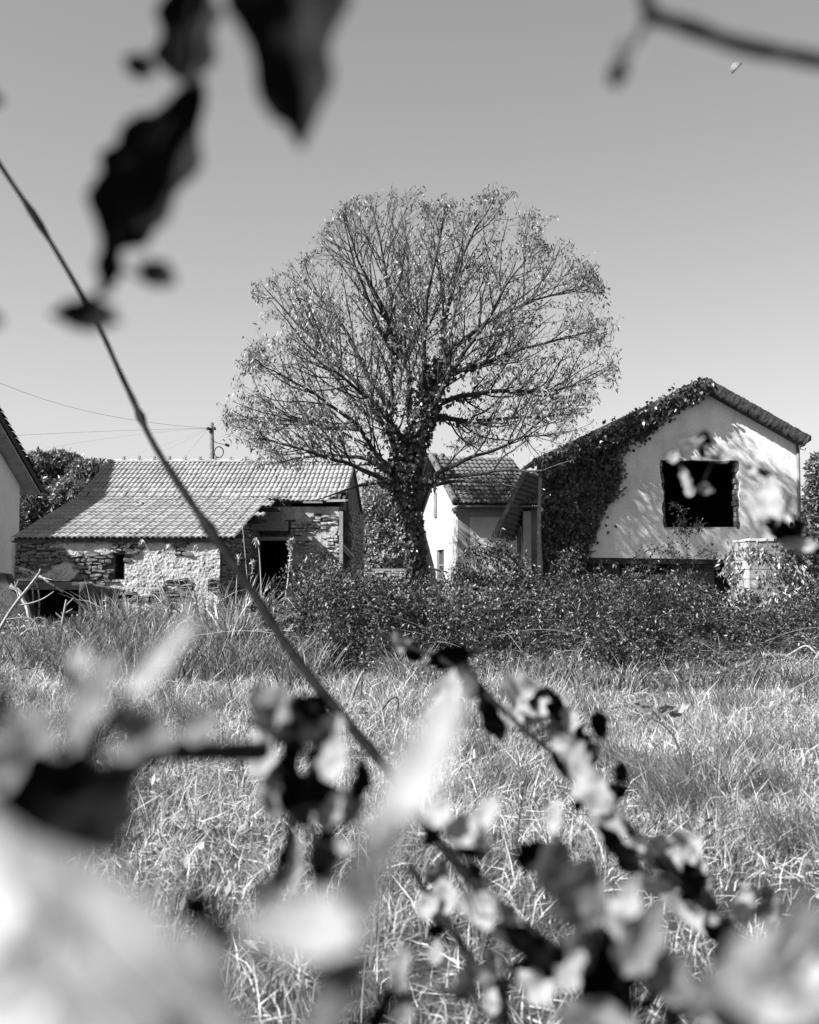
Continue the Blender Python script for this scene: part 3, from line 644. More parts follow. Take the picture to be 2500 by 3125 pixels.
def build_shed_bits():
    # broken concrete pier
    Y = 28.3; a = P(243, 1785, Y); b = P(336, 1785, Y); zt = P(260, 1783, Y).z; v = []
    m = bmesh.new(); bmesh.ops.create_cube(m, size=1.0); bmesh.ops.subdivide_edges(m, edges=m.edges[:], cuts=5, use_grid_fill=True)
    for q in m.verts:
        x = a.x + (b.x - a.x) * (q.co.x + 0.5); y = Y + 0.35 * (q.co.y + 0.5); zz = 0.2 + (zt - 0.2 - 0.12 * max(q.co.x + 0.5, 0) ** 2) * (q.co.z + 0.5)
        p = Vector((x, y, zz)); k = 0.07 if q.co.x < -0.3 else 0.025
        p += Vector((noise.noise(p * 4), noise.noise(p * 4 + Vector((5, 5, 5))), noise.noise(p * 4 + Vector((9, 1, 2))))) * k * 1.6
        if q.co.z < 0 and q.co.x < -0.2: p.x += 0.10 * (0.0 - q.co.z)
        p.y += 0.55 * (q.co.x + 0.5)
        q.co = p
    me = bpy.data.meshes.new('broken_pier'); m.to_mesh(me); m.free()
    tag(link_mesh('broken_pier', me, M['dark_conc'], None, True), 'broken concrete pier in front of the shed wall', 'pier')
    a, b = P(330, 1926, 27.6), P(412, 1916, 27.6); q = MB(); q.box(a.x, b.x, 27.5, 27.8, a.z, b.z + 0.02)
    tag(q.build('white_board', M['white'], None), 'white board lying at the foot of the shed wall', 'board')
    a, b = P(225, 1786, 28.9), P(285, 1780, 28.9); q = MB(); q.box(a.x, b.x, 28.75, 29.0, a.z, b.z + 0.03)
    tag(q.build('ledge_board', M['white'], None), 'short white plank bridging the pier and the shed wall', 'board')
    # rubble at the lower left
    r = random.Random(12)
    for (px, py, Y, w, h, lab) in ((35, 1965, 26.6, 0.8, 0.36, 'flat pale rock half buried at the left edge'), (103, 1945, 26.2, 0.55, 0.45, 'squarish pale rock with one dark side'),
                                   (165, 1938, 26.9, 0.55, 0.28, 'grey rock behind the squarish pale one'), (70, 1992, 25.4, 0.45, 0.2, 'small pale rock low in the grass at left')):
        p = P(px, py, Y); B = Matrix.Translation(p) @ Matrix.Rotation(r.uniform(-0.5, 0.5), 4, 'Z') @ Matrix.Rotation(r.uniform(-0.2, 0.2), 4, 'Y') @ Matrix.Diagonal((w, w * 0.8, h, 1))
        o = stone_obj('rock', B, M['stone_lt'], None, r); tag(o, lab, 'rock', 'rubble rocks by the shed')
    # jagged stub of wall leaning beside the dark opening
    poly = [(-30, 1955), (-30, 1745), (15, 1752), (30, 1790), (58, 1800), (72, 1835), (84, 1850), (92, 1900), (98, 1955)]
    q = MB(); q.prism([P(x, y, 28.2) for x, y in poly], (0.06, 0.3, 0)); st = thing('wall_stub', P(30, 1955, 28.2), 'dark jagged stub of broken wall at the left edge before the shed', 'wall'); q.build('body', M['dark_conc'], st)
    q = MB(); edge = [P(x, y, 28.18) for x, y in poly[3:]]; q.tube(chaikin(edge, 2), 0.05, 6); q.build('plaster_edge', M['plaster'], st)
    # strapped plastic conduits hanging over the lintel
    t = thing('conduit_bundle', P(90, 1760, 28.6), 'strapped bundle of pale plastic conduits drooping from the shed wall', 'pipes')
    paths = [[(60, 1733), (85, 1738), (115, 1752), (150, 1776), (193, 1808)], [(58, 1738), (80, 1746), (96, 1768), (101, 1800), (101, 1870), (98, 1900)],
             [(60, 1740), (88, 1752), (108, 1772), (119, 1808), (121, 1850), (117, 1890)], [(60, 1736), (95, 1745), (125, 1766), (160, 1785), (180, 1800)]]
    for i, pp in enumerate(paths):
        pts = chaikin([P(x, y, 28.75 - 0.03 * i) for x, y in pp], 2); q = MB(); q.tube(pts, 0.022, 6); pi_ = q.build('pipe', M['plastic'], t, True)
        for f in (0.3, 0.55, 0.8):
            k = int(f * (len(pts) - 1)); q = MB(); q.tube([pts[k], pts[k].lerp(pts[k + 1], 0.35)], 0.029, 6); q.build('strap', M['rubber'], pi_)
build_shed_bits()

# ------------------------------------------------------------------ utility pole, wires, moon
def build_pole():
    Y = 46.0; b = P(645, 1800, Y); top = P(645, 1290, Y)
    t = thing('utility_pole', (b.x, Y, 0.3), 'wooden utility pole with a cable coil behind the shed roof', 'pole')
    q = MB(); q.tube([Vector((b.x, Y, 0.0)), Vector((b.x + 0.02, Y, 4)), top], [0.12, 0.1, 0.085], 10); q.build('shaft', M['wood'], t, True)
    for s in (-1, 1):
        q = MB(); c = P(645 + s * 10, 1308, Y - 0.12); q.tube([P(645, 1308, Y - 0.08), c], 0.03, 5); q.tube([c + Vector((0, 0, -0.05)), c + Vector((0, 0, 0.05))], [0.06, 0.05], 8); q.build('insulator', M['rubber'], t)
    c = P(668, 1380, Y - 0.15); q = MB(); q.tube([c + Vector((0.16 * math.cos(w), 0.02 * math.sin(3 * w), 0.19 * math.sin(w))) for w in np.linspace(0, 2 * math.pi, 25)], 0.02, 5); q.build('cable_coil', M['rubber'], t, True)
    q = MB(); a, e = P(688, 1356, Y - 0.1), P(700, 1361, Y - 0.1); q.tube([a, e], 0.05, 6); q.build('junction', M['rubber'], t)
    q = MB(); q.tube(chaikin([P(648, 1340, Y - 0.1), P(660, 1352, Y - 0.1), P(688, 1357, Y - 0.1)]), 0.012, 4); q.build('lead', M['rubber'], t)
    ends = [((-40, 1150), (300, 1262), 30, 'topmost overhead wire sagging from the pole to the upper left'), ((-20, 1333), (320, 1316), 40, 'nearly level overhead wire running left from the pole'),
            ((-20, 1396), (330, 1338), 50, 'overhead wire sloping gently down from the pole to the left house'), ((330, 1412), (500, 1358), 60, 'faint overhead wire dropping behind the left end of the shed ridge'),
            ((400, 1416), (530, 1362), 62, 'faint overhead wire dropping behind the middle of the shed ridge'), ((545, 1412), (595, 1358), 64, 'short steep wire dropping from the pole to the shed ridge')]
    for (e, m_, Ye, lab) in ends:
        p0 = P(634, 1307, Y); p1 = P(*e, Ye); pm = P(*m_, (Y + Ye) / 2)
        pts = []
        for i in range(25):
            f = i / 24; c = pm * 2 - (p0 + p1) * 0.5
            pts.append(p0 * (1 - f) ** 2 + c * 2 * f * (1 - f) + p1 * f * f)
        q = MB(); q.tube(pts, 0.0042, 4); tag(q.build('overhead_wire', M['metal'], None), lab, 'wire', 'overhead wires from the pole')
build_pole()

def build_moon():
    D = 1500.0; c = P(2250, 210, D); R = 21.0 * D / FPX
    f = (c - Vector((0, 0, CAMZ))).normalized(); ex = Vector((1, 0, 0)); ez = f.cross(-ex).normalized()
    if ez.z < 0: ez = -ez
    ul = (-ex * 0.74 + ez * 0.67); ul = (ul - f * ul.dot(f)).normalized(); ax = f.cross(ul).normalized()
    v = []; n, m = 24, 12
    for i in range(n + 1):
        th = math.pi * i / n
        for j in range(m + 1):
            ph = math.pi / 2 * j / m      # from near the terminator to the limb
            rr = math.sin(th); d = ax * math.cos(th) + (ul * math.sin(ph) - f * 2.6 * math.cos(ph)) * rr  # lit half only, drawn out along the view for even brightness
            v.append((c + d * R)[:])
    k = len(v); faces = []
    v += [(c + ax * math.cos(math.pi * i / n) * R)[:] for i in range(n + 1)]
    for i in range(n):
        for j in range(m): faces.append((i * (m + 1) + j, i * (m + 1) + j + 1, (i + 1) * (m + 1) + j + 1, (i + 1) * (m + 1) + j))
        faces.append((i * (m + 1), (i + 1) * (m + 1), k + i + 1, k + i)); faces.append((i * (m + 1) + m, k + i, k + i + 1, (i + 1) * (m + 1) + m))
    o = np_mesh('moon', np.array(v), np.array(faces), M['moon'], None, smooth=True); tag(o, 'pale half moon in the sky at the upper right', 'moon')
build_moon()
# ------------------------------------------------------------------ vegetation tools
LEAF_V = np.array([(0, 0, 0), (-0.5, 0.42, 0.10), (0, 0.45, -0.06), (0.5, 0.42, 0.10), (0, 1.0, -0.10)])
LEAF_F = np.array([(0, 2, 4, 1), (0, 3, 4, 2)])
IVY_V = np.array([(0, 0, 0), (-0.52, 0.12, 0.08), (-0.42, 0.55, 0.06), (0, 0.45, -0.05), (0.42, 0.55, 0.06), (0.52, 0.12, 0.08), (0, 1.0, -0.08)])
IVY_F = np.array([(0, 3, 2, 1), (0, 5, 4, 3), (3, 4, 6, 6), (3, 6, 2, 2)])
IVY_F = np.array([(0, 3, 2, 1), (0, 5, 4, 3), (2, 3, 4, 6)])
def unit(a): return a / np.maximum(np.linalg.norm(a, axis=1, keepdims=True), 1e-9)
def frames(d, nrm, roll=None):
    """rotation matrices whose y axis is d and whose z axis is as near nrm as it can be."""
    y = unit(d); z = unit(nrm - y * (y * nrm).sum(1, keepdims=True)); x = np.cross(y, z)
    return np.stack([x, y, z], axis=2)
def leaves(name, pos, R, L, W, mat, parent=None, proto=(LEAF_V, LEAF_F)):
    pv, pf = proto; n = len(pos)
    sv = pv[None] * np.stack([W, L, np.minimum(L, W * 1.2)], 1)[:, None, :]
    v = np.einsum('nij,nkj->nki', R, sv) + pos[:, None, :]
    f = pf[None] + (np.arange(n) * len(pv))[:, None, None]
    return np_mesh(name, v.reshape(-1, 3), f.reshape(-1, pf.shape[1]), mat, parent)
def rand_dirs(n, up=0.0):
    d = rng.normal(size=(n, 3)); d[:, 2] += up; return unit(d)
def blades(name, pos, L, W, az, lean, curve, mat, parent=None, segs=3):
    n = len(pos); h = np.stack([np.cos(az), np.sin(az), np.zeros(n)], 1); side = np.stack([-np.sin(az), np.cos(az), np.zeros(n)], 1)
    tw = rng.uniform(-1.2, 1.2, n)                                  # blades are turned about their own length
    rows = []; p = pos.copy()
    for k in range(segs + 1):
        s = k / segs; th = lean + curve * s
        t = h * np.sin(th)[:, None] + np.array([0, 0, 1.0]) * np.cos(th)[:, None]
        nb = np.cross(t, side); sd = side * np.cos(tw)[:, None] + nb * np.sin(tw)[:, None]
        w = (W * (1 - 0.94 * s ** 1.6) * 0.5)[:, None]
        rows += [p - sd * w, p + sd * w]; p = p + t * (L / segs)[:, None]
    v = np.stack(rows, 1).reshape(-1, 3); b = (np.arange(n) * 2 * (segs + 1))[:, None]
    f = np.concatenate([b + np.array([2 * k, 2 * k + 1, 2 * k + 3, 2 * k + 2]) for k in range(segs)], 1).reshape(-1, 4)
    return np_mesh(name, v, f, mat, parent)
def snoise(x, y, s, o=0.0):
    return np.array([noise.noise(Vector((a * s, b * s, o))) for a, b in zip(x, y)])
def in_poly(px, py, poly):
    r = np.zeros(len(px), bool); q = poly[-1]
    for p in poly:
        c = ((p[1] > py) != (q[1] > py)); r ^= c & (px < (q[0] - p[0]) * (py - p[1]) / (q[1] - p[1] + 1e-9) + p[0]); q = p
    return r

# ------------------------------------------------------------------ the tree
def build_tree():
    YT = 30.0
    base = P(1288, 1905, YT); base.z = gz(base.x, YT) - 0.05
    t = thing('leafy_tree', base, 'broad autumn tree with ivy-clad trunk rising between the shed and the white houses', 'tree')
    nodes = []; par = []; fixed_r = {}
    def chain(pp, start=None, dy=0.0, step=0.22):
        pts = [P(x, y, YT + dy * (i / max(len(pp) - 1, 1)) ** 1.1 + (0 if len(q) == 0 else 0)) for i, (x, y, *q) in enumerate(pp)]
        pts = chaikin(pts, 2); pts = [pts[0]] + [p + Vector((noise.noise(p * 1.4), noise.noise(p * 1.4 + Vector((9, 2, 5))), noise.noise(p * 1.4 + Vector((3, 8, 1))))) * 0.13 for p in pts[1:]]; out = []; prev = start
        if prev is None:
            nodes.append(pts[0]); par.append(-1); prev = len(nodes) - 1; out.append(prev)
        for p in pts[1:] if start is None else pts:
            while (p - nodes[prev]).length > step:
                d = (p - nodes[prev]).normalized() * step; nodes.append(nodes[prev] + d); par.append(prev); prev = len(nodes) - 1; out.append(prev)
        return out
    def near(x, y, lst): 
        q = P(x, y, YT); return min(lst, key=lambda i: (nodes[i] - q).length)
    trunk = chain([(1288, 1905), (1280, 1760), (1262, 1620), (1238, 1530), (1236, 1470), (1255, 1380), (1288, 1280), (1318, 1180), (1342, 1105)])
    ntrunk = len(trunk)
    limbs = [[(1215, 1440), (1130, 1372), (1080, 1300), (1020, 1242), (930, 1180), (840, 1125)], [(1222, 1430), (1198, 1350), (1195, 1220), (1197, 1080), (1198, 940), (1175, 790)],
             [(1225, 1500), (1130, 1445), (1000, 1392), (890, 1358), (770, 1342)], [(1285, 1485), (1360, 1425), (1450, 1385), (1560, 1345), (1700, 1322)],
             [(1345, 1095), (1400, 1045), (1480, 980), (1600, 925), (1750, 880)], [(1305, 1240), (1400, 1212), (1520, 1192), (1650, 1195), (1810, 1150)],
             [(1345, 1090), (1372, 950), (1405, 800), (1450, 690)], [(1200, 1260), (1120, 1130), (1050, 1000), (960, 880)], [(1198, 1080), (1130, 950), (1085, 800)],
             [(1292, 1270), (1290, 1100), (1300, 900), (1335, 740)], [(1085, 1310), (960, 1285), (820, 1270), (710, 1290)], [(1275, 1510), (1340, 1475), (1470, 1470), (1590, 1490)],
             [(1255, 1380), (1180, 1280), (1100, 1200), (980, 1100), (880, 1030)], [(1320, 1180), (1430, 1120), (1560, 1080), (1700, 1040), (1850, 985)], [(1260, 1370), (1245, 1200), (1230, 1000), (1250, 830)],
             [(1290, 1290), (1370, 1160), (1450, 1040), (1540, 880), (1640, 760)], [(1235, 1470), (1150, 1420), (1050, 1385), (900, 1400), (800, 1420)], [(1300, 1260), (1400, 1285), (1560, 1280), (1740, 1262)], [(1288, 1470), (1400, 1446), (1520, 1440), (1650, 1432), (1770, 1405)], [(1225, 1480), (1120, 1470), (1040, 1500), (930, 1535)], [(1200, 1330), (1090, 1170), (970, 1050), (850, 930)], [(1198, 1000), (1120, 840), (1060, 700)]]
    dys = [-1.0, 0.6, -2.2, -1.8, 0.8, 0.2, 1.2, 1.6, -0.6, -1.4, 0.6, -0.8, -2.6, -1.6, 2.4, -2.4, 1.0, 1.8, -2.6, -2.4, 0.3, -0.8]
    alln = list(trunk); limb_chains = []
    for pp, dy in zip(limbs, dys):
        s = near(pp[0][0], pp[0][1], alln); q_ = chain([pp[0]] + pp[1:], s, dy); alln += q_; limb_chains.append(q_)
    # side branches and twigs fan out from the limbs
    r = random.Random(5); r2 = random.Random(8); C = Vector((P(1290, 1200, YT).x, YT, 0)); foot = Vector((C.x, C.y, P(1290, 1480, YT).z))
    prof = [(1560, 1000, 1560), (1470, 860, 1700), (1400, 760, 1780), (1330, 690, 1850), (1250, 690, 1880), (1150, 720, 1885), (1050, 745, 1890), (950, 800, 1885), (850, 810, 1860), (780, 880, 1800), (700, 965, 1745), (650, 1040, 1720), (600, 1060, 1690), (560, 1200, 1600)]
    pys = [p[0] for p in reversed(prof)]; pa = [p[1] for p in reversed(prof)]; pb = [p[2] for p in reversed(prof)]
    def inside(p):
        px = CX + FPX * p.x / p.y; py = HOR - FPX * (p.z - CAMZ) / p.y
        a = np.interp(py, pys, pa) - 12 + 42 * noise.noise(Vector((py * 0.012, p.y * 0.5, 0))); b = np.interp(py, pys, pb) + 48 * noise.noise(Vector((py * 0.012, p.y * 0.5, 7)))
        if py > 1420 and ((hash((round(px), round(py))) % 100) > 22): return False
        if py < 575 + 75 * noise.noise(Vector((px * 0.011, p.y * 0.4, 3))) or px < a or px > b: return False
        f = (px - (a + b) / 2) / ((b - a) / 2); return abs(p.y - YT) < math.sqrt(max(0.02, 1 - f * f)) * 3.9
    thin, wood, twig = [], MB(), MB()
    def grow(p, d, L, r0, level):
        n = max(3, int(L / 0.11)); st = L / n; pts = [p]; out = (p - foot).normalized()
        for k in range(n):
            out = (pts[-1] - foot).normalized()
            d = (d + out * 0.05 + Vector((0, 0, 0.03)) + Vector((r.gauss(0, 1), r.gauss(0, 1), r.gauss(0, 1))) * (0.06 + 0.02 * level)).normalized()
            q = pts[-1] + d * st
            if not inside(q) and (level < 3 or r.random() < 0.5): break
            pts.append(q)
        if len(pts) < 2: return
        r1 = max(0.0035, r0 * 0.35); rs = lerp_list([r0, r1], len(pts)); (wood if r0 > 0.012 else twig).tube(pts, rs, 5 if r0 > 0.012 else 3, False)
        m = len(pts)
        if level >= 2:
            for k in range(1, m): thin.append((pts[k], k == m - 1, level))
        if level < 3:
            cnt = [0, 5.2, 3.4][level] * L / [1, 1.5, 0.62][level]
            for k in range(int(cnt)):
                f = 0.12 + 0.86 * (k + r.random()) / max(int(cnt), 1); i = min(int(f * (m - 1)), m - 2)
                branch(pts[i], (pts[i + 1] - pts[i]).normalized(), level, f, rs[i], L)
    def branch(p, t, level, f, rp, L):
        side = t.cross(Vector((r.gauss(0, 1), r.gauss(0, 1), r.gauss(0, 1)))).normalized(); a = math.radians(r.uniform(30, 66))
        out = (p - foot).normalized(); d = (t * math.cos(a) + side * math.sin(a) + out * 0.08 + Vector((0, 0, 0.10))).normalized()
        ln = [r.uniform(1.0, 2.3) * (1.15 - 0.4 * f), r.uniform(0.4, 1.0) * (1.1 - 0.35 * f), r.uniform(0.14, 0.36)][level]
        grow(p, d, ln, min(rp * 0.62, [0.024, 0.010, 0.0055][level]), level + 1)
    kids = {}
    for i, q in enumerate(par): kids.setdefault(q, []).append(i)
    tr = MB(); tp = [nodes[i] for i in trunk]; tr.tube(tp, [0.20 * (1 - k / ntrunk) + 0.08 * k / ntrunk + (0.08 if k < 3 else 0) for k in range(len(tp))], 12); tr.build('trunk', M['bark'], t, True)
    rr = [0.2] * len(nodes)
    for ch in limb_chains:
        pts = [nodes[par[ch[0]]]] + [nodes[i] for i in ch]; m = len(pts); Lc = m * 0.22; r0 = min(0.085, 0.022 + 0.011 * Lc)
        # carry on beyond the drawn limb until the crown ends
        d = (pts[-1] - pts[-3]).normalized()
        while len(pts) < m + 14:
            d = (d + Vector((r.gauss(0, 1), r.gauss(0, 1), r.gauss(0, 1))) * 0.06 + Vector((0, 0, 0.02))).normalized(); q = pts[-1] + d * 0.16
            if not inside(q): break
            pts.append(q)
        m = len(pts); rs = [r0 * (1 - k / m) ** 1.15 + 0.005 for k in range(m)]
        for k, i in enumerate(ch): rr[i] = rs[min(k + 1, m - 1)]
        wood.tube(pts, rs, 8)
        for k in range(int(Lc * 5.0)):
            f = 0.16 + 0.82 * r.random() ** 1.15; i = min(int(f * (m - 1)), m - 2); branch(pts[i], (pts[i + 1] - pts[i]).normalized(), 0, f, rs[i], Lc)
    wood.build('limbs', M['bark'], t, True); tw = twig.build('twigs', M['bark'], t, True); tw['kind'] = 'stuff'
    # leaves hang in small bunches, most of them at the twig ends
    pos = []; ctr = []
    for (p, end, level) in thin:
        px = p.x / p.y * FPX; dens = (2.5 if end else 0.30) * max(0.15, 1 + 1.1 * noise.noise(p * 1.2))
        if p.z > P(1290, 860, YT).z and px < 30: dens *= 0.4                # the upper left has lost most leaves
        for _ in range(int(dens) + (r2.random() < dens % 1)):
            pos.append((p + Vector((r2.gauss(0, 0.045), r2.gauss(0, 0.045), r2.gauss(-0.01, 0.04))))[:])
    pos = np.array(pos); n = len(pos)
    d = rng.normal(size=(n, 3)) * 0.6; d[:, 2] -= 0.8; d = unit(d)
    cr = leaves('crown', pos, frames(d, rand_dirs(n)), rng.uniform(0.07, 0.15, n), rng.uniform(0.026, 0.048, n), M['treeleaf'], t); cr['kind'] = 'stuff'
    # ivy on the trunk and the foot of the limbs
    ip = []; idr = []
    for m_, i in enumerate(trunk):
        a = nodes[i]; f = m_ / ntrunk; rad_ = float(np.interp(f, [0, .27, .47, .64, .77, .89, 1], [.21, .22, .24, .29, .28, .21, .12])); cnt = int(760 * rad_)
        ax = (nodes[trunk[min(m_ + 1, ntrunk - 1)]] - nodes[trunk[max(m_ - 1, 0)]]).normalized(); o = ax.orthogonal().normalized(); o2 = ax.cross(o)
        for _ in range(cnt):
            w = r2.uniform(0, 6.283); bump = 1 + 0.22 * noise.noise(Vector((math.cos(w) * 1.2, math.sin(w) * 1.2, f * 9)))
            n_ = o * math.cos(w) + o2 * math.sin(w); ip.append((a + n_ * rad_ * bump * r2.uniform(0.82, 1.12) + ax * r2.uniform(-0.14, 0.14))[:]); idr.append(n_[:])
    for i in alln[ntrunk:]:
        if rr[i] < 0.05: continue
        dd = min((nodes[i] - nodes[q]).length for q in trunk[10:])
        if dd > 1.3: continue
        for _ in range(int(36 * (1 - dd / 1.3))):
            n_ = Vector((r2.gauss(0, 1), r2.gauss(0, 1), r2.gauss(0, 1))).normalized(); ip.append((nodes[i] + n_ * (rr[i] + r2.uniform(0.02, 0.1)))[:]); idr.append(n_[:])
    ip = np.array(ip); idr = np.array(idr); n = len(ip)
    d = rng.normal(size=(n, 3)) * 0.5 + idr * 0.5; d[:, 2] -= 0.7
    iv = leaves('ivy', ip, frames(unit(d), idr + rng.normal(size=(n, 3)) * 0.55), rng.uniform(0.055, 0.13, n), rng.uniform(0.05, 0.11, n), M['ivy'], t, (IVY_V, IVY_F)); iv['kind'] = 'stuff'
build_tree()

# ------------------------------------------------------------------ ivy on the gabled house
def build_house_ivy():
    poly = [(1636, 1400), (1700, 1375), (1830, 1312), (2000, 1226), (2100, 1172), (2150, 1160), (2155, 1192), (2120, 1222), (2070, 1246), (2005, 1290), (1975, 1330), (1922, 1352), (1895, 1395), (1886, 1470), (1892, 1500), (1836, 1560), (1822, 1620), (1800, 1650), (1792, 1700), (1770, 1725), (1765, 1860), (1632, 1870), (1630, 1740), (1650, 1690), (1650, 1600)]
    n0 = 42000; px = rng.uniform(1636, 2155, n0); py = rng.uniform(1160, 1870, n0)
    jx = px + 14 * rng.normal(size=n0) * (rng.random(n0) < 0.3); jy = py + 8 * rng.normal(size=n0) * (rng.random(n0) < 0.3)
    ok = in_poly(px, py, poly) & (snoise(px, py, 0.035, 3.0) + 0.5 * snoise(px, py, 0.09, 8.0) > -0.38); px, py = jx[ok], jy[ok]; n = len(px); ip = np.zeros((n, 3)); nin = RH['n']
    for i in range(n):
        bulge = 0.10 + 0.22 * max(0, noise.noise(Vector((px[i] * 0.012, py[i] * 0.012, 4)))) + (0.14 if px[i] < 1760 else 0) + (0.2 if py[i] < 1160 + abs(px[i] - 2148) * 0.52 + 50 else 0)
        ip[i] = (hit(px[i], py[i], RH['O'], nin) - nin * (bulge * rng.uniform(0.3, 1.15)))[:]
    nn = np.array((-nin)[:]); d = rng.normal(size=(n, 3)) * 0.5 + nn * 0.35; d[:, 2] -= 0.8
    t = thing('climbing_ivy', Vector((ip[:, 0].mean(), ip[:, 1].min(), 0.35)), 'dark ivy sheet climbing the left side and roof edge of the gabled house', 'ivy')
    o = leaves('foliage', ip, frames(unit(d), nn + rng.normal(size=(n, 3)) * 0.6), rng.uniform(0.05, 0.13, n), rng.uniform(0.045, 0.11, n), M['ivy'], t, (IVY_V, IVY_F)); o['kind'] = 'stuff'
    r = random.Random(6); mb = MB()
    for k in range(16):
        x, y = r.uniform(1665, 1780), 1880; pts = []
        for i in range(9):
            pts.append(hit(x, y, RH['O'], nin) - nin * 0.06); x += r.uniform(-14, 26) * (1 if y < 1600 else 0.4); y -= r.uniform(35, 75)
            if not (1645 < x < 2000) or y < 1330: break
        mb.tube(chaikin(pts, 2), 0.018, 4)
    st = mb.build('stems', M['cane'], t); st['kind'] = 'stuff'
build_house_ivy()

# ------------------------------------------------------------------ background trees and hedges
def leafy_mass(name, label, cat, lobes, n, size, mat, base, trunk_r=0.12, group=None):
    t = thing(name, base, label, cat, group)
    w = np.array([l[1] * l[2] * l[3] for l in lobes]); w = w / w.sum(); pos = []; nr = []
    for l, k in zip(lobes, (w * n).astype(int)):
        d = rand_dirs(k); rad = rng.uniform(0.55, 1.0, k) ** 0.5; q = d * rad[:, None]
        j = snoise(d[:, 0] * 3 + l[0].x, d[:, 2] * 3 + d[:, 1], 1.0, l[0].z)
        q = q * (1 + 0.22 * j)[:, None]
        pos.append(np.array(l[0][:]) + q * np.array(l[1:4])); nr.append(d)
    pos = np.concatenate(pos); nr = np.concatenate(nr); k = len(pos)
    d = rng.normal(size=(k, 3)) * 0.7 + nr * 0.4; d[:, 2] -= 0.15
    o = leaves('crown', pos, frames(unit(d), nr + rng.normal(size=(k, 3)) * 0.7), rng.uniform(0.8, 1.3, k) * size, rng.uniform(0.4, 0.6, k) * size, mat, t); o['kind'] = 'stuff'
    m = MB(); 
    for l in lobes: m.tube(chaikin([Vector(base), (Vector(base) + l[0]) * 0.5 + Vector((0.1, 0, 0.2)), l[0]], 1), lerp_list([trunk_r, trunk_r * 0.6, 0.02], 5 - 1 + 0) if False else lerp_list([trunk_r, trunk_r * 0.5, 0.02], len(chaikin([Vector(base), l[0], l[0]], 1))), 6)
    m.build('trunk', M['bark'], t, True)
    return t
def lobe(px, py, Y, rx, rz, ry=None):
    c = P(px, py, Y); s = Y / FPX; return (c, rx * s, (ry if ry else rx) * s, rz * s)
Yb = 54.0
leafy_mass('evergreen_tree', 'dense evergreen tree rising between the left house and the shed roof', 'tree',
           [lobe(110, 1440, Yb, 80, 60), lobe(190, 1450, Yb + 1, 90, 70), lobe(270, 1470, Yb, 75, 65), lobe(120, 1540, Yb - 1, 95, 80), lobe(210, 1550, Yb - 1, 95, 90), lobe(60, 1590, Yb, 80, 90), lobe(150, 1630, Yb, 100, 80), lobe(325, 1462, Yb + 1, 45, 45)],
           34000, 0.21, M['farleaf'], Vector((P(160, 1700, Yb).x, Yb, 0.3)), 0.22)
Yb = 52.0
leafy_mass('tall_hedge', 'pale tall hedge filling the gap between the shed and the tree trunk', 'hedge',
           [lobe(1130, 1560, Yb, 60, 80), lobe(1180, 1540, Yb, 60, 90), lobe(1140, 1640, Yb, 75, 90), lobe(1215, 1640, Yb, 70, 100), lobe(1255, 1590, Yb, 50, 90), lobe(1165, 1710, Yb, 95, 60), lobe(1090, 1660, Yb, 60, 80)],
           24000, 0.16, M['hazeleaf'], Vector((P(1170, 1760, Yb).x, Yb, 0.35)), 0.18)
Yb = 41.0
leafy_mass('right_edge_tree', 'light-leaved tree cut off by the right edge beyond the gabled house', 'tree',
           [lobe(2500, 1440, Yb, 40, 60), lobe(2540, 1500, Yb, 75, 90), lobe(2490, 1570, Yb, 45, 90), lobe(2520, 1660, Yb, 70, 90), lobe(2580, 1560, Yb, 80, 150)],
           15000, 0.16, M['farleaf'], Vector((P(2540, 1760, Yb).x, Yb, 0.35)), 0.2)

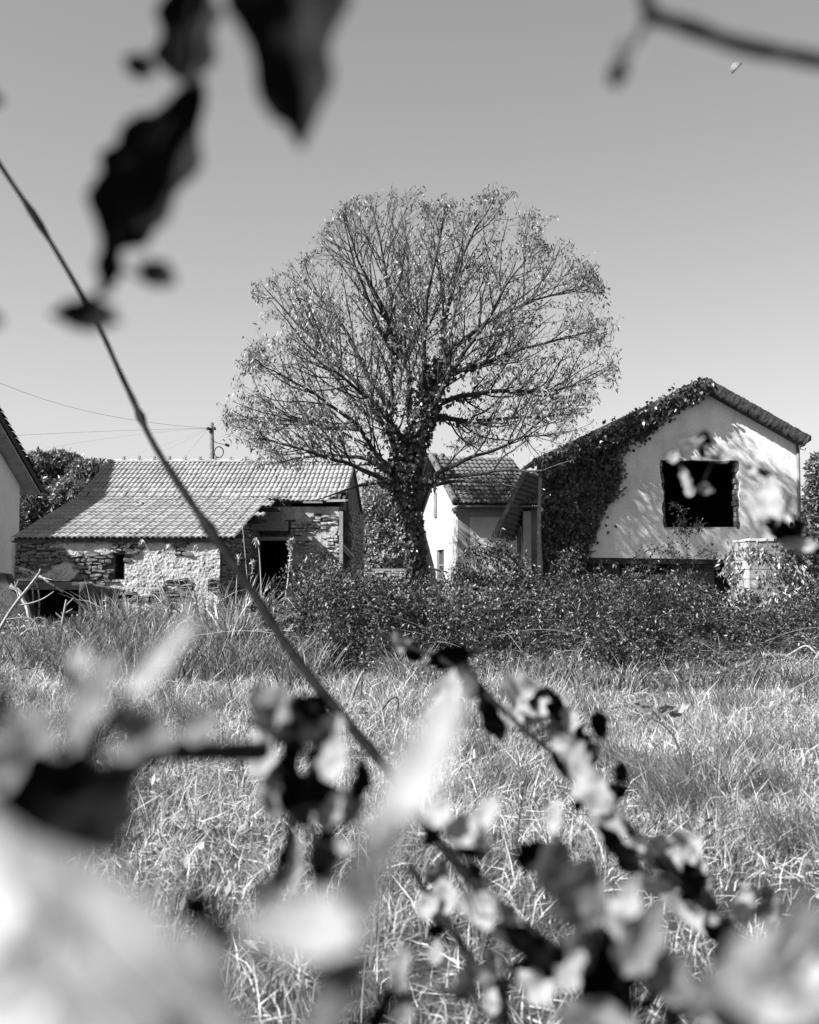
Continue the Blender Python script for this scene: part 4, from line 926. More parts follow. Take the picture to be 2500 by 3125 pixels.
# ------------------------------------------------------------------ bramble thicket
def thicket_top(X, Y):
    """height of the bramble above ground; runs along the far side of the meadow."""
    px = CX + FPX * X / Y
    top = np.interp(px, [700, 860, 930, 1010, 1100, 1300, 1500, 1650, 1800, 1950, 2100, 2200, 2310, 2500, 3000], [0.0, 0.55, 1.25, 1.30, 0.95, 0.92, 0.98, 1.0, 0.98, 1.08, 1.05, 0.62, 0.45, 1.0, 1.3])
    f = np.clip((Y - 19.7 - 0.45 * np.sin(X * 1.3) - 0.3 * np.sin(X * 3.1 + 1) - 0.2 * np.sin(X * 7.7 + 2)) / 2.8, 0, 1) ** 0.7
    b = np.clip((28.6 - Y) / 1.0, 0, 1) ** 0.5
    return top * f * b
def build_thicket():
    N0 = 205000; Y = 19.2 + 9.4 * rng.random(N0) ** 1.4; X = (rng.uniform(-0.16, 0.36, N0)) * Y
    nz = snoise(X, Y, 0.7, 2.0) * 0.5 + snoise(X, Y, 1.9, 5.0) * 0.34 + snoise(X, Y, 5.0, 1.0) * 0.18
    H = thicket_top(X, Y); H = np.maximum(0, H * (1 + 0.5 * nz) + nz * 0.5 * (H > 0.1)); ok = H > 0.06; X, Y, H = X[ok], Y[ok], H[ok]; n = len(X)
    z = gz_np(X, Y) + H * (1 - 0.62 * rng.random(n) ** 1.8) + 0.05 * rng.normal(size=n)
    pos = np.stack([X, Y, z], 1); up = np.zeros((n, 3)); up[:, 2] = 0.7; up[:, 1] = -0.5; up[:, 0] = -0.2
    d = rng.normal(size=(n, 3)) * 0.8; d[:, 2] -= 0.35
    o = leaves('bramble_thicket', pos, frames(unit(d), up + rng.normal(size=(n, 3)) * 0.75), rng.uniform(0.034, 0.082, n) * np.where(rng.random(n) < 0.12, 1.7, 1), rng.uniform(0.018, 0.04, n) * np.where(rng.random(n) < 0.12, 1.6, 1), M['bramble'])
    tag(o, 'dark tangled bramble thicket along the far side of the meadow', 'brambles', kind='stuff')
    # arching canes through and above the mass
    r = random.Random(15); mb = MB(); mp = MB()
    for k in range(420):
        Y0 = r.uniform(20.0, 26.5); X0 = r.uniform(-0.13, 0.34) * Y0; h = float(thicket_top(np.array([X0]), np.array([Y0]))[0])
        if h < 0.3: continue
        a = r.uniform(0, 6.28); L = r.uniform(0.8, 2.4); z0 = gz(X0, Y0) + h * r.uniform(0.3, 0.8); rise = r.uniform(0.0, 0.35)
        p0 = Vector((X0, Y0, z0)); p2 = p0 + Vector((math.cos(a) * L, math.sin(a) * L * 0.5, r.uniform(-0.3, 0.2))); p1 = (p0 + p2) * 0.5 + Vector((0, 0, rise))
        dead = r.random() < 0.35; (mp if dead else mb).tube(chaikin([p0, p1, p2], 3), r.uniform(0.003, 0.006) if dead else r.uniform(0.005, 0.011), 3, False)
    mb.build('canes', M['cane'], o)['kind'] = 'stuff'; mp.build('dead_canes', M['palecane'], o)['kind'] = 'stuff'
    # patches of a paler, larger-leaved plant growing through the brambles
    Yp = rng.uniform(20.0, 26.5, 26000); Xp = rng.uniform(-0.13, 0.34, 26000) * Yp; hp = thicket_top(Xp, Yp); k = (snoise(Xp, Yp, 0.55, 77.0) + 0.5 * snoise(Xp, Yp, 1.6, 78.0) > 0.26) & (hp > 0.25); Xp, Yp, hp = Xp[k], Yp[k], hp[k]; n3 = len(Xp)
    leaves('pale_leaves', np.stack([Xp, Yp, gz_np(Xp, Yp) + hp * rng.uniform(0.75, 1.3, n3)], 1), frames(rand_dirs(n3, -0.3), rand_dirs(n3, 0.7)), rng.uniform(0.05, 0.12, n3), rng.uniform(0.022, 0.05, n3), M['farleaf'], o)['kind'] = 'stuff'
    # leafy shoots that stand up out of the mass
    sp = []; ms = MB()
    for k in range(200):
        Y0 = r.uniform(20.3, 27.5); X0 = r.uniform(-0.13, 0.33) * Y0; h = float(thicket_top(np.array([X0]), np.array([Y0]))[0])
        if h < 0.35: continue
        p0 = Vector((X0, Y0, gz(X0, Y0) + h * 0.7)); L = r.uniform(0.35, 0.95); p2 = p0 + Vector((r.gauss(0, 0.4) * L, r.gauss(0, 0.3) * L, L * r.uniform(0.5, 1))); p1 = p0 + Vector((0, 0, L * 0.6))
        pts = chaikin([p0, p1, p2], 3); ms.tube(pts, lerp_list([0.008, 0.003], len(pts)), 3, False)
        for q in pts:
            for _ in range(r.randint(1, 4)): sp.append((q + Vector((r.gauss(0, 0.05), r.gauss(0, 0.05), r.gauss(0, 0.04))))[:])
    ms.build('shoots', M['cane'], o)['kind'] = 'stuff'; sp = np.array(sp); n2 = len(sp); d = rng.normal(size=(n2, 3)) * 0.7; d[:, 2] -= 0.4
    leaves('shoot_leaves', sp, frames(unit(d), rand_dirs(n2, 0.5)), rng.uniform(0.04, 0.10, n2), rng.uniform(0.025, 0.05, n2), M['bramble'], o)['kind'] = 'stuff'
    # inner mass that keeps daylight from passing straight through
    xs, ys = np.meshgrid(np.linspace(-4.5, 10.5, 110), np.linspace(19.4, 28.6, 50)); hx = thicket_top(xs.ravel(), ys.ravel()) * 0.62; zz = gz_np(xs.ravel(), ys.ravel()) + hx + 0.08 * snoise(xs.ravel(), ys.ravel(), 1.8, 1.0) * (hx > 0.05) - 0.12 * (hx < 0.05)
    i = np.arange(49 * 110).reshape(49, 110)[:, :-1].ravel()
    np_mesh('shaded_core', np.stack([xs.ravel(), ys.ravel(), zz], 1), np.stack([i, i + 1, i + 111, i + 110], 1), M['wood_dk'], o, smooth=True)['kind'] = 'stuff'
build_thicket()

# ------------------------------------------------------------------ shrubs with their own stems
def shrub(name, label, cat, base, stems, n_per, L, W, mat, seed, droop=0.6, spread=0.10, smat='cane', start=0.25, group=None, proto=(LEAF_V, LEAF_F)):
    """stems: list of (list of (px, py, Y), radius)."""
    t = thing(name, base, label, cat, group); r = random.Random(seed); mb = MB(); pos = []; dr = []
    for pp, rad in stems:
        pts = chaikin([P(*q) for q in pp], 3); mb.tube(pts, lerp_list([rad, rad * 0.35], len(pts)), 5)
        m = len(pts)
        for i in range(m):
            f = i / (m - 1)
            if f < start: continue
            for _ in range(n_per):
                s = spread * (0.35 + 0.65 * math.sin(min(1, f) * 2.6)); q = pts[i] + Vector((r.gauss(0, s), r.gauss(0, s), r.gauss(0, s)))
                pos.append(q[:]); dr.append((r.gauss(0, 0.6), r.gauss(0, 0.6), r.gauss(-droop, 0.4)))
                if r.random() < 0.25: mb.tube([pts[i], q], 0.004, 3, False)
    mb.build('stems', M[smat], t, True)
    pos = np.array(pos); n = len(pos); nr = rng.normal(size=(n, 3)) * 0.8 + np.array([-0.3, -0.5, 0.6])
    o = leaves('foliage', pos, frames(unit(np.array(dr)), nr), rng.uniform(0.75, 1.25, n) * L, rng.uniform(0.75, 1.2, n) * W, mat, t, proto); o['kind'] = 'stuff'
    return t
def G(px, Y, dz=0.0):
    x = (px - CX) / FPX * Y; return Vector((x, Y, gz(x, Y) + dz))
shrub('arching_shrub', 'arching dark-leaved shrub in front of the white cottage', 'shrub', G(1640, 25.6),
      [([(1660, 1900, 25.6), (1600, 1780, 25.5), (1530, 1705, 25.4), (1440, 1672, 25.3)], 0.016), ([(1660, 1900, 25.6), (1560, 1800, 25.3), (1470, 1745, 25.2), (1400, 1745, 25.1)], 0.014), ([(1650, 1900, 25.6), (1570, 1840, 25.2), (1480, 1800, 25.1), (1400, 1810, 25.0)], 0.013),
       ([(1650, 1900, 25.8), (1600, 1740, 25.8), (1545, 1690, 25.7), (1500, 1675, 25.6)], 0.012), ([(1660, 1900, 25.6), (1640, 1800, 25.4), (1590, 1760, 25.3), (1530, 1790, 25.2)], 0.012), ([(1660, 1900, 25.6), (1690, 1790, 25.5), (1720, 1740, 25.4), (1740, 1700, 25.4)], 0.012),
       ([(1600, 1900, 25.4), (1540, 1830, 25.2), (1470, 1790, 25.1), (1420, 1760, 25.0)], 0.01), ([(1620, 1900, 25.3), (1580, 1850, 25.1), (1500, 1830, 25.0), (1440, 1840, 24.9)], 0.01)], 24, 0.08, 0.038, M['bramble'], 61, spread=0.15)
shrub('window_climber', 'thin leafy climber rising in front of the empty window', 'climber', G(2105, 29.5),
      [([(2110, 1830, 29.5), (2098, 1720, 29.5), (2094, 1630, 29.5), (2085, 1560, 29.5), (2060, 1545, 29.5)], 0.012), ([(2094, 1630, 29.5), (2082, 1590, 29.4), (2068, 1615, 29.3)], 0.006), ([(2096, 1650, 29.5), (2120, 1590, 29.4), (2135, 1615, 29.4)], 0.006),
       ([(2100, 1760, 29.5), (2040, 1690, 29.4), (1990, 1670, 29.3), (1945, 1700, 29.3)], 0.008), ([(2100, 1760, 29.5), (2140, 1680, 29.4), (2170, 1680, 29.3), (2195, 1720, 29.3)], 0.008), ([(2100, 1790, 29.5), (2030, 1730, 29.4), (1960, 1720, 29.3), (1920, 1740, 29.3)], 0.008), ([(2105, 1800, 29.5), (2060, 1700, 29.4), (2040, 1660, 29.3)], 0.007)], 5, 0.07, 0.035, M['bramble'], 62, spread=0.10)
shrub('drooping_shrub', 'pale drooping-leaved shrub hanging over the block wall', 'shrub', G(2480, 24.8),
      [([(2520, 1850, 25.4), (2430, 1730, 25.2), (2350, 1690, 25.0), (2270, 1672, 24.9), (2225, 1700, 24.8)], 0.018), ([(2520, 1850, 25.4), (2440, 1760, 25.0), (2360, 1710, 24.9), (2290, 1690, 24.8)], 0.015), ([(2530, 1830, 25.2), (2450, 1770, 25.0), (2390, 1750, 24.9), (2330, 1770, 24.8)], 0.013),
       ([(2540, 1900, 25.0), (2460, 1830, 24.8), (2400, 1800, 24.6), (2340, 1830, 24.5)], 0.013), ([(2540, 1950, 24.6), (2440, 1890, 24.4), (2350, 1860, 24.2), (2270, 1890, 24.1)], 0.014), ([(2540, 1950, 24.4), (2470, 1920, 24.2), (2400, 1930, 24.0), (2320, 1960, 23.9)], 0.012),
       ([(2300, 1950, 24.6), (2260, 1850, 24.6), (2240, 1760, 24.6), (2225, 1730, 24.6)], 0.012), ([(2540, 1850, 25.0), (2500, 1790, 24.8), (2470, 1830, 24.7), (2440, 1900, 24.6)], 0.012), ([(2330, 1960, 24.2), (2290, 1880, 24.2), (2250, 1830, 24.1), (2220, 1850, 24.0)], 0.012)], 6, 0.13, 0.052, M['shrubleaf'], 63, droop=1.0, spread=0.11)
shrub('ivy_bush', 'dark ivy bush growing over the right end of the block wall', 'ivy', G(2460, 27.6),
      [([(2440, 1880, 27.6), (2430, 1760, 27.6), (2425, 1680, 27.6), (2440, 1640, 27.6)], 0.02), ([(2460, 1880, 27.6), (2470, 1760, 27.6), (2480, 1680, 27.6), (2500, 1650, 27.6)], 0.02), ([(2460, 1880, 27.6), (2500, 1780, 27.6), (2530, 1700, 27.6)], 0.02), ([(2440, 1880, 27.6), (2425, 1780, 27.6), (2425, 1690, 27.6)], 0.015)], 30, 0.085, 0.08, M['ivy'], 64, spread=0.2, start=0.05, proto=(IVY_V, IVY_F))
shrub('dark_bush', 'low dark bush against the sunlit inner wall of the shed', 'bush', G(975, 27.8),
      [([(980, 1880, 27.8), (960, 1780, 27.8), (930, 1750, 27.7)], 0.014), ([(980, 1880, 27.8), (1000, 1770, 27.8), (1020, 1745, 27.7)], 0.014), ([(980, 1880, 27.8), (1040, 1790, 27.8), (1070, 1790, 27.7)], 0.014), ([(970, 1880, 27.8), (990, 1760, 27.7), (985, 1735, 27.6)], 0.014), ([(970, 1880, 27.8), (930, 1800, 27.7), (900, 1790, 27.6)], 0.012), ([(1000, 1890, 27.6), (1090, 1830, 27.6), (1130, 1830, 27.5)], 0.012)], 26, 0.06, 0.032, M['bramble'], 65, spread=0.15, start=0.1)

# ------------------------------------------------------------------ meadow grass
def build_grass():
    def field(n, y0, y1, powr, half=0.36):
        y = y0 + (y1 - y0) * rng.random(n) ** powr; x = rng.uniform(-half, half, n) * (y + 3.2); return x, y
    xt, yt = field(21000, 3.4, 29.0, 0.70); ct = snoise(xt, yt, 0.55, 7.0); kt = rng.random(len(xt)) < np.clip(0.75 + 1.1 * ct, 0.15, 1); xt, yt, ct = xt[kt], yt[kt], ct[kt]
    m = 14; ox = rng.normal(size=(len(xt), m)) * 0.034 * (1 + 0.03 * yt[:, None]); oy = rng.normal(size=(len(xt), m)) * 0.034 * (1 + 0.03 * yt[:, None])
    x1, y1 = (xt[:, None] + ox).ravel(), (yt[:, None] + oy).ravel(); az1 = np.arctan2(oy, ox).ravel() + rng.normal(size=x1.size) * 0.5; s1 = np.repeat(rng.uniform(0.7, 1.45, len(xt)) * (1 + 0.5 * np.clip(ct, -0.5, 0.8)), m)
    x2, y2 = field(80000, 3.4, 29.0, 0.72); az2 = rng.uniform(0, 6.283, len(x2)); s2 = np.full(len(x2), 0.75)
    x, y, az_, sz = np.concatenate([x1, x2]), np.concatenate([y1, y2]), np.concatenate([az1, az2]), np.concatenate([s1, s2])
    keep = thicket_top(x, y) < 0.3; x, y, az_, sz = x[keep], y[keep], az_[keep], sz[keep]; n = len(x)
    pos = np.stack([x, y, gz_np(x, y) - 0.02], 1)
    L = rng.uniform(0.07, 0.22, n) * sz * (1 + 0.016 * y) * np.where(rng.random(n) < 0.05, 1.7, 1); W = rng.uniform(0.0035, 0.010, n) * (1 + 0.02 * y)
    g = blades('grass', pos, L, W, az_, rng.uniform(0.05, 0.8, n), rng.uniform(0.2, 2.0, n), M['grass'], None, 2)
    tag(g, 'pale sunlit meadow grass covering the ground in front of the buildings', 'grass', kind='stuff')
    # dead thatch lying flat between the tufts
    x, y = field(52000, 3.6, 28.0, 0.75); k = thicket_top(x, y) < 0.2; x, y = x[k], y[k]; n = len(x)
    blades('thatch', np.stack([x, y, gz_np(x, y) + rng.uniform(0.0, 0.06, n)], 1), rng.uniform(0.07, 0.22, n), rng.uniform(0.003, 0.009, n) * (1 + 0.016 * y), rng.uniform(0, 6.283, n), rng.uniform(1.1, 1.75, n), rng.uniform(-0.4, 0.6, n), M['straw'], g, 2)['kind'] = 'stuff'
    # fine wispy tussocks leaning with the wind
    spots = [(1690, 2270, 300), (1850, 2330, 420), (1960, 2420, 520), (2080, 2470, 620), (2120, 2400, 420), (1990, 2210, 260), (2100, 2170, 260), (2230, 2160, 260), (2360, 2440, 520), (2300, 2330, 380), (2440, 2300, 340), (2470, 2140, 260), (1620, 2180, 240), (1480, 2330, 360), (1420, 2240, 280), (1560, 2420, 380), (700, 2180, 260), (560, 2200, 260), (430, 2230, 260), (1130, 2160, 220), (1800, 2180, 240), (2420, 2600, 420), (880, 2230, 260), (130, 2160, 260), (60, 2240, 300), (1330, 2200, 240)]
    ps = []; az = []; ln = []; le = []
    for (px, py, k) in spots:
        Yg = CAMZ * FPX / (py - HOR)
        for _ in range(2): Yg = (CAMZ - float(gz_np(np.array([(px - CX) / FPX * Yg]), np.array([Yg]))[0])) * FPX / (py - HOR)
        b = np.array([(px - CX) / FPX * Yg, Yg]); q = b + rng.normal(size=(int(k * 0.7), 2)) * np.array([0.13, 0.12]); k = int(k * 0.7); a0 = rng.uniform(2.4, 3.6)
        ps.append(np.column_stack([q, gz_np(q[:, 0], q[:, 1]) - 0.02])); az.append(rng.normal(a0, 0.7, k)); ln.append(rng.uniform(0.22, 0.48, k)); le.append(rng.uniform(0.1, 0.75, k))
    ps = np.concatenate(ps); n = len(ps)
    blades('wispy_grass', ps, np.concatenate(ln), np.full(n, 0.0045) * (0.6 + ps[:, 1] * 0.05), np.concatenate(az), np.concatenate(le), rng.uniform(-0.1, 0.5, n), M['wispy'], g, 3)['kind'] = 'stuff'
    # long green-grey stalks and weeds in front of the shed and along the bramble edge
    x = np.concatenate([rng.uniform(-0.33, -0.055, 16000) , rng.uniform(-0.1, 0.36, 6000)]); y = np.concatenate([rng.uniform(18.6, 28.8, 16000), rng.uniform(17.6, 20.8, 6000)]); x = x * y; c = snoise(x, y, 0.8, 12.0)
    k = (c > -0.12) & (thicket_top(x, y) < 0.6); x, y = x[k], y[k]; n = len(x)
    blades('tall_grass', np.stack([x, y, gz_np(x, y) - 0.02], 1), rng.uniform(0.25, 0.85, n) * np.where(x < -1, 1, 0.62) * np.where(x < -6.3, 0.6, 1), rng.uniform(0.012, 0.028, n), rng.uniform(0, 6.283, n), rng.uniform(0.02, 0.5, n), rng.uniform(0.2, 1.5, n), M['weedgrass'], g, 4)['kind'] = 'stuff'
    # low leafy ground cover where the brambles run out into the meadow
    y = rng.uniform(16.8, 20.8, 16000); x = rng.uniform(-0.14, 0.36, 16000) * y; c = snoise(x, y, 0.8, 41.0) + (y - 18.8) * 0.25; k = c > 0.0; x, y = x[k], y[k]; n = len(x)
    leaves('ground_cover', np.stack([x, y, gz_np(x, y) + rng.uniform(0.03, 0.30, n)], 1), frames(rand_dirs(n, 0.1), rand_dirs(n, 1.0)), rng.uniform(0.04, 0.09, n), rng.uniform(0.02, 0.045, n), M['farleaf'], g)['kind'] = 'stuff'
    # dark weedy tangle in front of the shed
    y = rng.uniform(18.5, 28.6, 42000); x = rng.uniform(-0.34, -0.09, 42000) * y; c = snoise(x, y, 0.9, 51.0) + (y - 23.5) * 0.06; k = c > 0.02; x, y, c = x[k], y[k], c[k]; n = len(x)
    leaves('weed_tangle', np.stack([x, y, gz_np(x, y) + rng.random(n) ** 1.5 * (0.25 + 0.5 * np.clip(c, 0, 0.7))], 1), frames(rand_dirs(n, 0.3), rand_dirs(n, 0.8)), rng.uniform(0.04, 0.11, n), rng.uniform(0.02, 0.04, n), M['farleaf'], g)['kind'] = 'stuff'
    # small broad weed leaves low in the grass
    x, y = field(9000, 5, 27, 0.7); c = snoise(x, y, 0.7, 31.0); k = (c > 0.12) & (thicket_top(x, y) < 0.2); x, y = x[k], y[k]; n = len(x)
    leaves('weeds', np.stack([x, y, gz_np(x, y) + rng.uniform(0.02, 0.16, n)], 1), frames(rand_dirs(n, 0.2), rand_dirs(n, 1.2)), rng.uniform(0.05, 0.11, n), rng.uniform(0.025, 0.05, n), M['shrubleaf'], g)['kind'] = 'stuff'
build_grass()

# ------------------------------------------------------------------ reeds, weeds, sticks one can tell apart
def clump(name, label, cat, px, Y, n, L, W, lean, seed, mat='reed', group=None, wid=0.16):
    q = G(px, Y); k = rng.normal(size=(n, 2)) * wid; pos = np.column_stack([q.x + k[:, 0], q.y + k[:, 1] * 0.7, gz_np(q.x + k[:, 0], q.y + k[:, 1]) - 0.03])
    az = np.arctan2(k[:, 1], k[:, 0]) + rng.normal(size=n) * 0.5
    o = blades(name, pos, rng.uniform(0.6, 1.15, n) * L, rng.uniform(0.7, 1.2, n) * W, az, rng.uniform(0.02, lean, n), rng.uniform(0.2, 1.7, n), M[mat], None, 5)
    return tag(o, label, cat, group)
RG = 'reed clumps in front of the shed'
for (px, Y, n, L, lab) in ((330, 26.4, 70, 1.0, 'reed clump below the white board at the shed foot'), (420, 25.6, 80, 1.05, 'wide reed clump under the sunlit shed wall'), (545, 26.0, 60, 1.25, 'tall reed clump left of the diagonal vine at the shed'),
                           (640, 25.2, 70, 1.1, 'reed clump in front of the shed corner'), (735, 24.8, 80, 1.15, 'reed clump below the dark shed doorway'), (690, 22.6, 90, 1.0, 'nearest broad-bladed reed clump at the meadow edge'), (840, 24.2, 60, 0.95, 'reed clump where the brambles begin'), (470, 23.6, 60, 0.8, 'short reed clump in the meadow left of the broad one')):
    clump('reed_clump', lab, 'reeds', px, Y, n, L * 1.22, 0.04, 0.32, 0, group=RG)
clump('sedge_tussock', 'dark drooping sedge tussock at the edge of the brambles', 'tussock', 1245, 19.2, 260, 0.62, 0.014, 0.7, 0, 'reed', wid=0.13)
clump('grass_tussock', 'coarse grass tussock at the right in the sunlit meadow', 'tussock', 2180, 9.6, 130, 0.42, 0.014, 0.6, 0, 'grass', wid=0.16)
def seed_stalk(label, pts, rad, head, seed, kind='plume'):
    r = random.Random(seed); pp = chaikin([P(*q) for q in pts], 2); base = pp[0]
    t = thing('weed_stalk', base, label, 'weed', 'dry weed stalks before the shed')
    m = MB(); m.tube(pp, lerp_list([rad, rad * 0.5], len(pp)), 5); m.build('stem', M['straw'], t, True)
    pos = []; d = []
    for k in range(head):
        i = len(pp) - 1 - int(abs(r.gauss(0, 1)) * len(pp) * (0.12 if kind == 'plume' else 0.2)); i = max(i, 1)
        pos.append((pp[i] + Vector((r.gauss(0, 0.02), r.gauss(0, 0.02), 0)))[:])
        d.append((r.gauss(0, 0.5), r.gauss(0, 0.5), -1 if kind == 'plume' else r.uniform(-0.2, 1)))
    n = len(pos); L = rng.uniform(0.08, 0.2, n) if kind == 'plume' else rng.uniform(0.03, 0.10, n)
    leaves('seed_head' if kind != 'leafy' else 'leaf', np.array(pos), frames(unit(np.array(d)), rand_dirs(n)), L, L * (0.16 if kind == 'plume' else 0.4), M['straw'], t)['kind'] = 'stuff'
seed_stalk('nodding grass stalk with drooping plume before the dark doorway', [(800, 1860, 26), (796, 1750, 26), (790, 1665, 26), (782, 1640, 26)], 0.014, 26, 1)
seed_stalk('tall thin stalk rising above the shed eave right of the vine', [(764, 1860, 26), (752, 1730, 26), (742, 1620, 26), (732, 1520, 26)], 0.010, 6, 2)
seed_stalk('stout dock stalk with knobbly seed head before the doorway', [(865, 1850, 26), (878, 1790, 26), (884, 1720, 26), (890, 1652, 26)], 0.022, 190, 3, 'dock')
seed_stalk('nodding grass stalk crossing the sunlit wall to the eave', [(500, 1860, 27), (478, 1760, 27), (455, 1675, 27), (432, 1645, 27)], 0.012, 22, 4)
seed_stalk('thin grass stalk left of centre on the sunlit wall', [(560, 1850, 27), (545, 1760, 27), (530, 1690, 27), (515, 1660, 27)], 0.010, 18, 5)
seed_stalk('spiky weed stalk beside the shed corner', [(720, 1860, 26), (722, 1790, 26), (725, 1740, 26), (728, 1700, 26)], 0.012, 40, 6, 'dock')
seed_stalk('leafy weed stalk right of the spiky one', [(745, 1860, 25.8), (755, 1800, 25.8), (768, 1770, 25.8), (772, 1715, 25.8)], 0.012, 36, 7, 'dock')
seed_stalk('tall weed stalk against the pier', [(345, 1960, 26.6), (335, 1880, 26.6), (320, 1830, 26.6)], 0.016, 22, 8, 'dock')
seed_stalk('grass stalk with feathery tip in the middle of the wall', [(610, 1860, 26.6), (605, 1770, 26.6), (610, 1690, 26.6), (600, 1662, 26.6)], 0.010, 16, 9)

def stick(name, label, cat, pts, rad, twigs=(), mat='palecane', group=None, loc=None):
    pp = chaikin([P(*q) for q in pts], 2); t = thing(name, pp[0], label, cat, group)
    m = MB(); m.tube(pp, lerp_list([rad, rad * 0.45], len(pp)), 6); m.build('stem', M[mat], t, True)
    for tw in twigs:
        q = chaikin([P(*a) for a in tw], 2); m = MB(); m.tube(q, lerp_list([rad * 0.5, rad * 0.2], len(q)), 5); m.build('twig', M[mat], t, True)
DG = 'dead branches at the left edge'
stick('dead_branch', 'long dead branch leaning up from the left edge', 'branch', [(-10, 1935, 24.5), (40, 1850, 24.5), (90, 1790, 24.5), (123, 1745, 24.5), (124, 1736, 24.5)], 0.04,
      [[(60, 1835, 24.5), (50, 1795, 24.5), (45, 1775, 24.5)], [(46, 1795, 24.5), (58, 1768, 24.5)], [(46, 1795, 24.5), (34, 1780, 24.5)], [(45, 1848, 24.5), (80, 1845, 24.5), (130, 1830, 24.4), (165, 1805, 24.4)], [(120, 1755, 24.5), (150, 1778, 24.4)], [(118, 1760, 24.5), (160, 1770, 24.4)]], group=DG)
stick('dead_branch', 'dead branch curving up to a bare tip near the pier', 'branch', [(140, 1995, 24), (180, 1960, 24), (192, 1890, 24), (203, 1830, 24)], 0.035,
      [[(193, 1890, 24), (170, 1870, 24)], [(195, 1880, 24), (188, 1868, 24)], [(200, 1850, 24), (225, 1825, 24)], [(192, 1895, 24), (168, 1900, 24)], [(202, 1870, 24), (222, 1858, 24)]], group=DG)
stick('dead_branch', 'low crossing dead branch over the pale rocks', 'branch', [(0, 1990, 23.6), (50, 1950, 23.6), (100, 1910, 23.6), (125, 1935, 23.6)], 0.026,
      [[(60, 1945, 23.6), (55, 1890, 23.6), (75, 1870, 23.6)], [(30, 1965, 23.6), (0, 1925, 23.6)], [(90, 1918, 23.6), (110, 1880, 23.6), (142, 1892, 23.6)], [(40, 1958, 23.6), (20, 1905, 23.6)]], group=DG)
stick('dead_branch', 'thin dead branch bent over between the rocks', 'branch', [(90, 2020, 23), (110, 1960, 23), (122, 1930, 23), (100, 1880, 23), (20, 1890, 23)], 0.02, [[(108, 1905, 23), (105, 1880, 23)], [(112, 1950, 23), (80, 1900, 23), (65, 1880, 23)]], group=DG)
SG = 'sticks lying at the bramble edge on the right'
stick('fallen_stick', 'long pale fallen branch at the right edge of the brambles', 'stick', [(2332, 2001, 20.0), (2400, 2004, 20.1), (2440, 2012, 20.2), (2540, 2030, 20.3)], 0.05, [[(2400, 2004, 20.1), (2430, 1985, 20.0), (2465, 1965, 19.9), (2500, 2005, 19.8)]], group=SG)
stick('fallen_stick', 'short thick pale log end pointing out of the brambles', 'stick', [(2248, 2045, 19.4), (2275, 2028, 19.5), (2298, 2016, 19.6)], 0.055, group=SG)
stick('fallen_stick', 'thin straight pale stick slanting through the grass on the right', 'stick', [(2330, 2160, 17.5), (2420, 2110, 17.6), (2510, 2055, 17.7)], 0.016, group=SG)
stick('fallen_stick', 'pale stick lying level in the brambles left of the block wall', 'stick', [(1500, 1880, 24), (1620, 1866, 24), (1740, 1868, 24), (1800, 1885, 24)], 0.026, group=SG)
BG = 'bent stems in the middle of the meadow'
stick('bent_stem', 'pale broken reed stem standing beside the sedge tussock', 'stem', [(1068, 2210, 16), (1072, 2130, 16), (1095, 2075, 16), (1108, 2050, 16)], 0.028, group=BG)
stick('bent_stem', 'dark upright stem just right of the pale broken reed', 'stem', [(1104, 2250, 15.5), (1098, 2180, 15.5), (1102, 2100, 15.5), (1106, 2060, 15.5)], 0.016, mat='cane', group=BG)
stick('bent_stem', 'arched dark stem bent over in a hoop', 'stem', [(1120, 2270, 14.5), (1150, 2190, 14.5), (1190, 2130, 14.5), (1218, 2125, 14.5), (1212, 2180, 14.5), (1196, 2230, 14.5), (1192, 2310, 14.4)], 0.018, mat='cane', group=BG)
stick('bent_stem', 'thin dark briar stem in the left meadow', 'stem', [(725, 2220, 15.5), (708, 2130, 15.5), (690, 2040, 15.5), (668, 1960, 15.5)], 0.014, [[(700, 2090, 15.5), (650, 2050, 15.5), (600, 2030, 15.5)]], mat='cane', group=BG)
stick('bent_stem', 'thin dark briar stem right of the left one', 'stem', [(770, 2140, 15.5), (790, 2090, 15.5), (812, 2020, 15.5), (850, 2040, 15.5)], 0.010, mat='cane', group=BG)
# thistle-like leafy shoot standing out of the meadow
def shoot():
    t = thing('leafy_shoot', P(2085, 2330, 11.3), 'single shoot with large curling leaves above the meadow grass', 'plant')
    pts = chaikin([P(2085, 2330, 11.3), P(2062, 2255, 11.3), P(2030, 2215, 11.3), P(1985, 2190, 11.3)], 2); m = MB(); m.tube(pts, lerp_list([0.010, 0.006], len(pts)), 6); m.build('stem', M['cane'], t, True)
    for (px, py, L, ang, yaw, mt) in ((1965, 2160, 0.17, -60, 0.5, 'leaf_g'), (2010, 2185, 0.12, -40, 1.0, 'leaf_w'), (2035, 2165, 0.16, 70, 0.3, 'leaf_g'), (2085, 2160, 0.16, 62, 0.9, 'leaf_w'), (2065, 2178, 0.13, 95, -0.4, 'leaf_g')):
        dry_leaf(t, px, py, L / 11.3 * FPX, L * 0.5 / 11.3 * FPX, 11.3, ang, 0.4, yaw, 0.5, mt, px)
